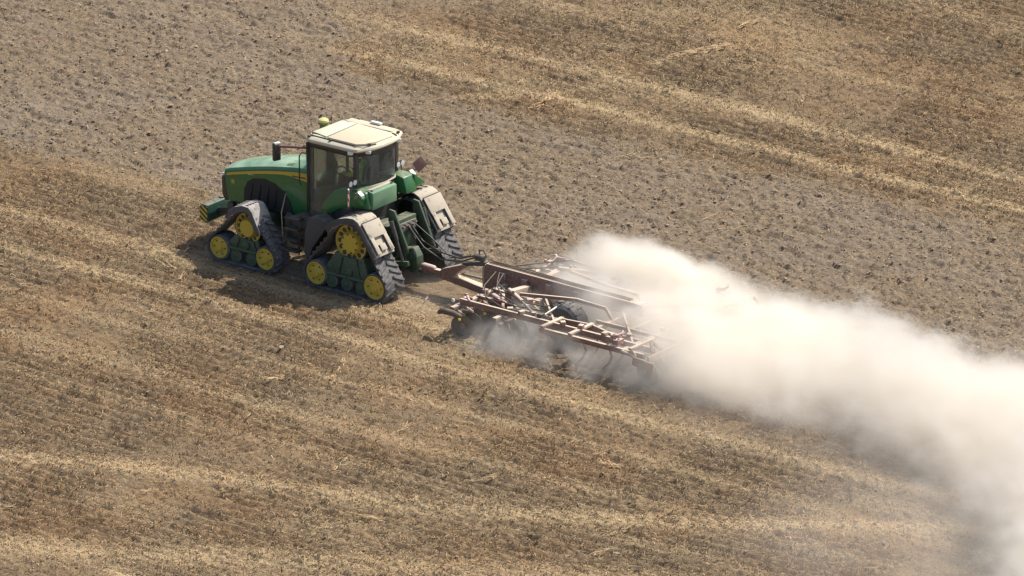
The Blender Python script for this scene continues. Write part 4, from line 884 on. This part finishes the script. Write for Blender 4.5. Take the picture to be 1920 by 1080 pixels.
# ------------------------------------------------------------------ the dust: a volume filled from a density field
class X:
    """a value in the density field's node tree"""
    nt = None
    def __init__(s, k): s.k = k
    @staticmethod
    def op(o, *a, clamp=False):
        n = X.nt.nodes.new('ShaderNodeMath'); n.operation = o; n.use_clamp = clamp
        for i, v in enumerate(a):
            v = v.k if isinstance(v, X) else v
            if hasattr(v, 'links'): X.nt.links.new(v, n.inputs[i])
            else: n.inputs[i].default_value = float(v)
        return X(n.outputs[0])
    def __add__(s, o): return X.op('ADD', s, o)
    __radd__ = __add__
    def __sub__(s, o): return X.op('SUBTRACT', s, o)
    def __rsub__(s, o): return X.op('SUBTRACT', o, s)
    def __mul__(s, o): return X.op('MULTIPLY', s, o)
    __rmul__ = __mul__
    def __truediv__(s, o): return X.op('DIVIDE', s, o)
    def pos(s): return X.op('MAXIMUM', s, 0.0)
    def abs(s): return X.op('ABSOLUTE', s)
    def sqrt(s): return X.op('SQRT', s)
    def mx(s, o): return X.op('MAXIMUM', s, o)
    def mn(s, o): return X.op('MINIMUM', s, o)
def smooth(a, b, v):
    t = X.op('ADD', (v - a) / (b - a) if not isinstance(a, X) and not isinstance(b, X) else (v - a) / (b - a), 0.0, clamp=True)
    return t * t * (3.0 - 2.0 * t)

def dust_cloud(name, lo, hi, step, material, label):
    me = bpy.data.meshes.new(name); o = bpy.data.objects.new(name, me); COL.objects.link(o); me.materials.append(material)
    nt = bpy.data.node_groups.new(name, 'GeometryNodeTree'); X.nt = nt
    nt.interface.new_socket('Geometry', in_out='OUTPUT', socket_type='NodeSocketGeometry')
    go = nt.nodes.new('NodeGroupOutput'); vc = nt.nodes.new('GeometryNodeVolumeCube'); sm = nt.nodes.new('GeometryNodeSetMaterial')
    sm.inputs['Material'].default_value = material
    vc.inputs['Min'].default_value = lo; vc.inputs['Max'].default_value = hi
    for ax_, i in (('X', 0), ('Y', 1), ('Z', 2)): vc.inputs['Resolution ' + ax_].default_value = int((hi[i] - lo[i]) / step)
    nt.links.new(vc.outputs[0], sm.inputs['Geometry']); nt.links.new(sm.outputs[0], go.inputs[0])
    ps = nt.nodes.new('GeometryNodeInputPosition'); sp = nt.nodes.new('ShaderNodeSeparateXYZ'); nt.links.new(ps.outputs[0], sp.inputs[0])
    x, y, z = (X(sp.outputs[i]) for i in range(3))
    def nz(scale, detail, sx=1, sy=1, sz=1, off=0.0, dist=0.0):
        m_ = nt.nodes.new('ShaderNodeVectorMath'); m_.operation = 'MULTIPLY_ADD'; nt.links.new(ps.outputs[0], m_.inputs[0]); m_.inputs[1].default_value = (sx, sy, sz); m_.inputs[2].default_value = (off, off * 0.7, off * 1.3)
        n_ = nt.nodes.new('ShaderNodeTexNoise'); n_.inputs['Scale'].default_value = scale; n_.inputs['Detail'].default_value = detail; n_.inputs['Roughness'].default_value = 0.55; n_.inputs['Distortion'].default_value = dist
        nt.links.new(m_.outputs[0], n_.inputs['Vector']); return X(n_.outputs['Fac'])
    n1 = nz(0.42, 4, 0.7, 1, 1, 3.0, 0.4); n2 = nz(1.25, 4, 0.8, 1, 1, 11.0, 0.6); n3 = nz(0.8, 3, 1, 1, 1, 5.0, 1.0); n4 = nz(2.3, 3, 0.8, 1, 1, 17.0, 0.8)
    # main plume: hangs behind the machine, drifts towards the near side and swells
    xs = (x - 8.0).pos()
    yc = -0.15 - 0.045 * xs - 0.055 * (x - 17.0).pos() * (x - 17.0).pos()
    w = 2.1 + 0.05 * xs + 0.045 * (x - 16.0).pos() * (x - 16.0).pos()
    h = 1.24 + 0.045 * (x - 4.5).pos() + 0.06 * (x - 11.0).pos()
    r = (y - yc).abs() / w; q = (r * r + (z / h) * (z / h)).sqrt() + (n1 - 0.5) * 1.15 + (n2 - 0.5) * 1.1 + (n4 - 0.5) * 0.9
    start = 7.5 - 3.7 * X.op('ADD', (y + 1.7) / 1.9, 0.0, clamp=True)
    plume = smooth(1.08, 0.62, q) * X.op('ADD', (x - start) / 1.8, 0.0, clamp=True) * (0.9 + 0.5 * (n3 - 0.5))
    # thin torn wisps round the near gangs of discs, and a little dust off the tracks
    low = X.op('ADD', (1.0 - z) / 0.9, 0.0, clamp=True)
    near = smooth(3.6, 5.2, x) * smooth(11.0, 9.0, x) * smooth(-3.2, -2.3, y) * smooth(0.8, -0.8, y)
    wisp_ = near * low * smooth(0.43, 0.66, n2) * 1.9
    pr = (((x - 6.4) / 2.2) * ((x - 6.4) / 2.2) + ((y - 1.8) / 1.3) * ((y - 1.8) / 1.3) + ((z - 0.6) / 1.05) * ((z - 0.6) / 1.05)).sqrt() + (n2 - 0.5) * 1.3 + (n1 - 0.5) * 0.6
    plume = plume.mx(smooth(1.15, 0.5, pr) * 1.5)
    trk = smooth(-5.0, -3.5, x) * smooth(4.2, 2.0, x) * smooth(1.9, 1.5, y.abs()) * X.op('ADD', (0.55 - z) / 0.5, 0.0, clamp=True) * smooth(0.35, 0.65, n3) * 0.22
    veil = smooth(15.0, 21.0, x) * smooth(4.0, 1.0, y) * X.op('ADD', (3.2 - z) / 3.0, 0.0, clamp=True) * smooth(0.25, 0.7, n1) * 0.09
    skirt = smooth(2.3, 0.9, q) * X.op('ADD', (x - start - 0.6) / 4.0, 0.0, clamp=True) * X.op('ADD', (1.5 - z) / 1.3, 0.0, clamp=True) * (0.35 + 1.1 * (n3 - 0.2)) * 0.13
    right = smooth(4.0, 5.2, x) * smooth(9.5, 8.0, x) * smooth(0.0, 0.6, y) * smooth(2.9, 2.2, y) * X.op('ADD', (1.25 - z) / 0.6, 0.0, clamp=True) * (0.4 + n2) * 3.6
    src = smooth(8.3, 9.4, x) * smooth(13.5, 11.0, x) * smooth(2.8, 2.1, y.abs()) * X.op('ADD', (1.35 - z) / 0.7, 0.0, clamp=True) * (0.3 + n2) * 1.5
    d = plume * (1.05 + 0.8 * smooth(14.0, 10.0, x)) + src + right + skirt + wisp_ + trk + veil
    d = d * X.op('GREATER_THAN', z, -0.15)
    d = d * smooth(hi[0], hi[0] - 4.0, x) * smooth(lo[1], lo[1] + 2.0, y)
    d = (d - 0.004).pos()
    nt.links.new(d.k, vc.inputs['Density'])
    md = o.modifiers.new('dust', 'NODES'); md.node_group = nt
    return tag(o, label, 'dust', kind='stuff')

dm_ = bpy.data.materials.new('airborne_dust'); dm_.use_nodes = True; nt = dm_.node_tree; nt.nodes.remove(nt.nodes['Principled BSDF'])
pv = nt.nodes.new('ShaderNodeVolumePrincipled'); pv.inputs['Color'].default_value = (0.984, 0.947, 0.882, 1); pv.inputs['Density'].default_value = 1.0; pv.inputs['Anisotropy'].default_value = 0.0
pv.inputs['Density Attribute'].default_value = 'density'
nt.links.new(pv.outputs[0], nt.nodes['Material Output'].inputs['Volume'])
dust = dust_cloud('dust_cloud', (-5.0, -13.0, -0.2), (32.0, 4.6, 4.4), 0.11, dm_, 'thick cream dust cloud streaming back from the cultivator across the field')


# the heavy machine has sunk a little into the loose ground
tr.location.z = -0.035; dv.location.z -= 0.035
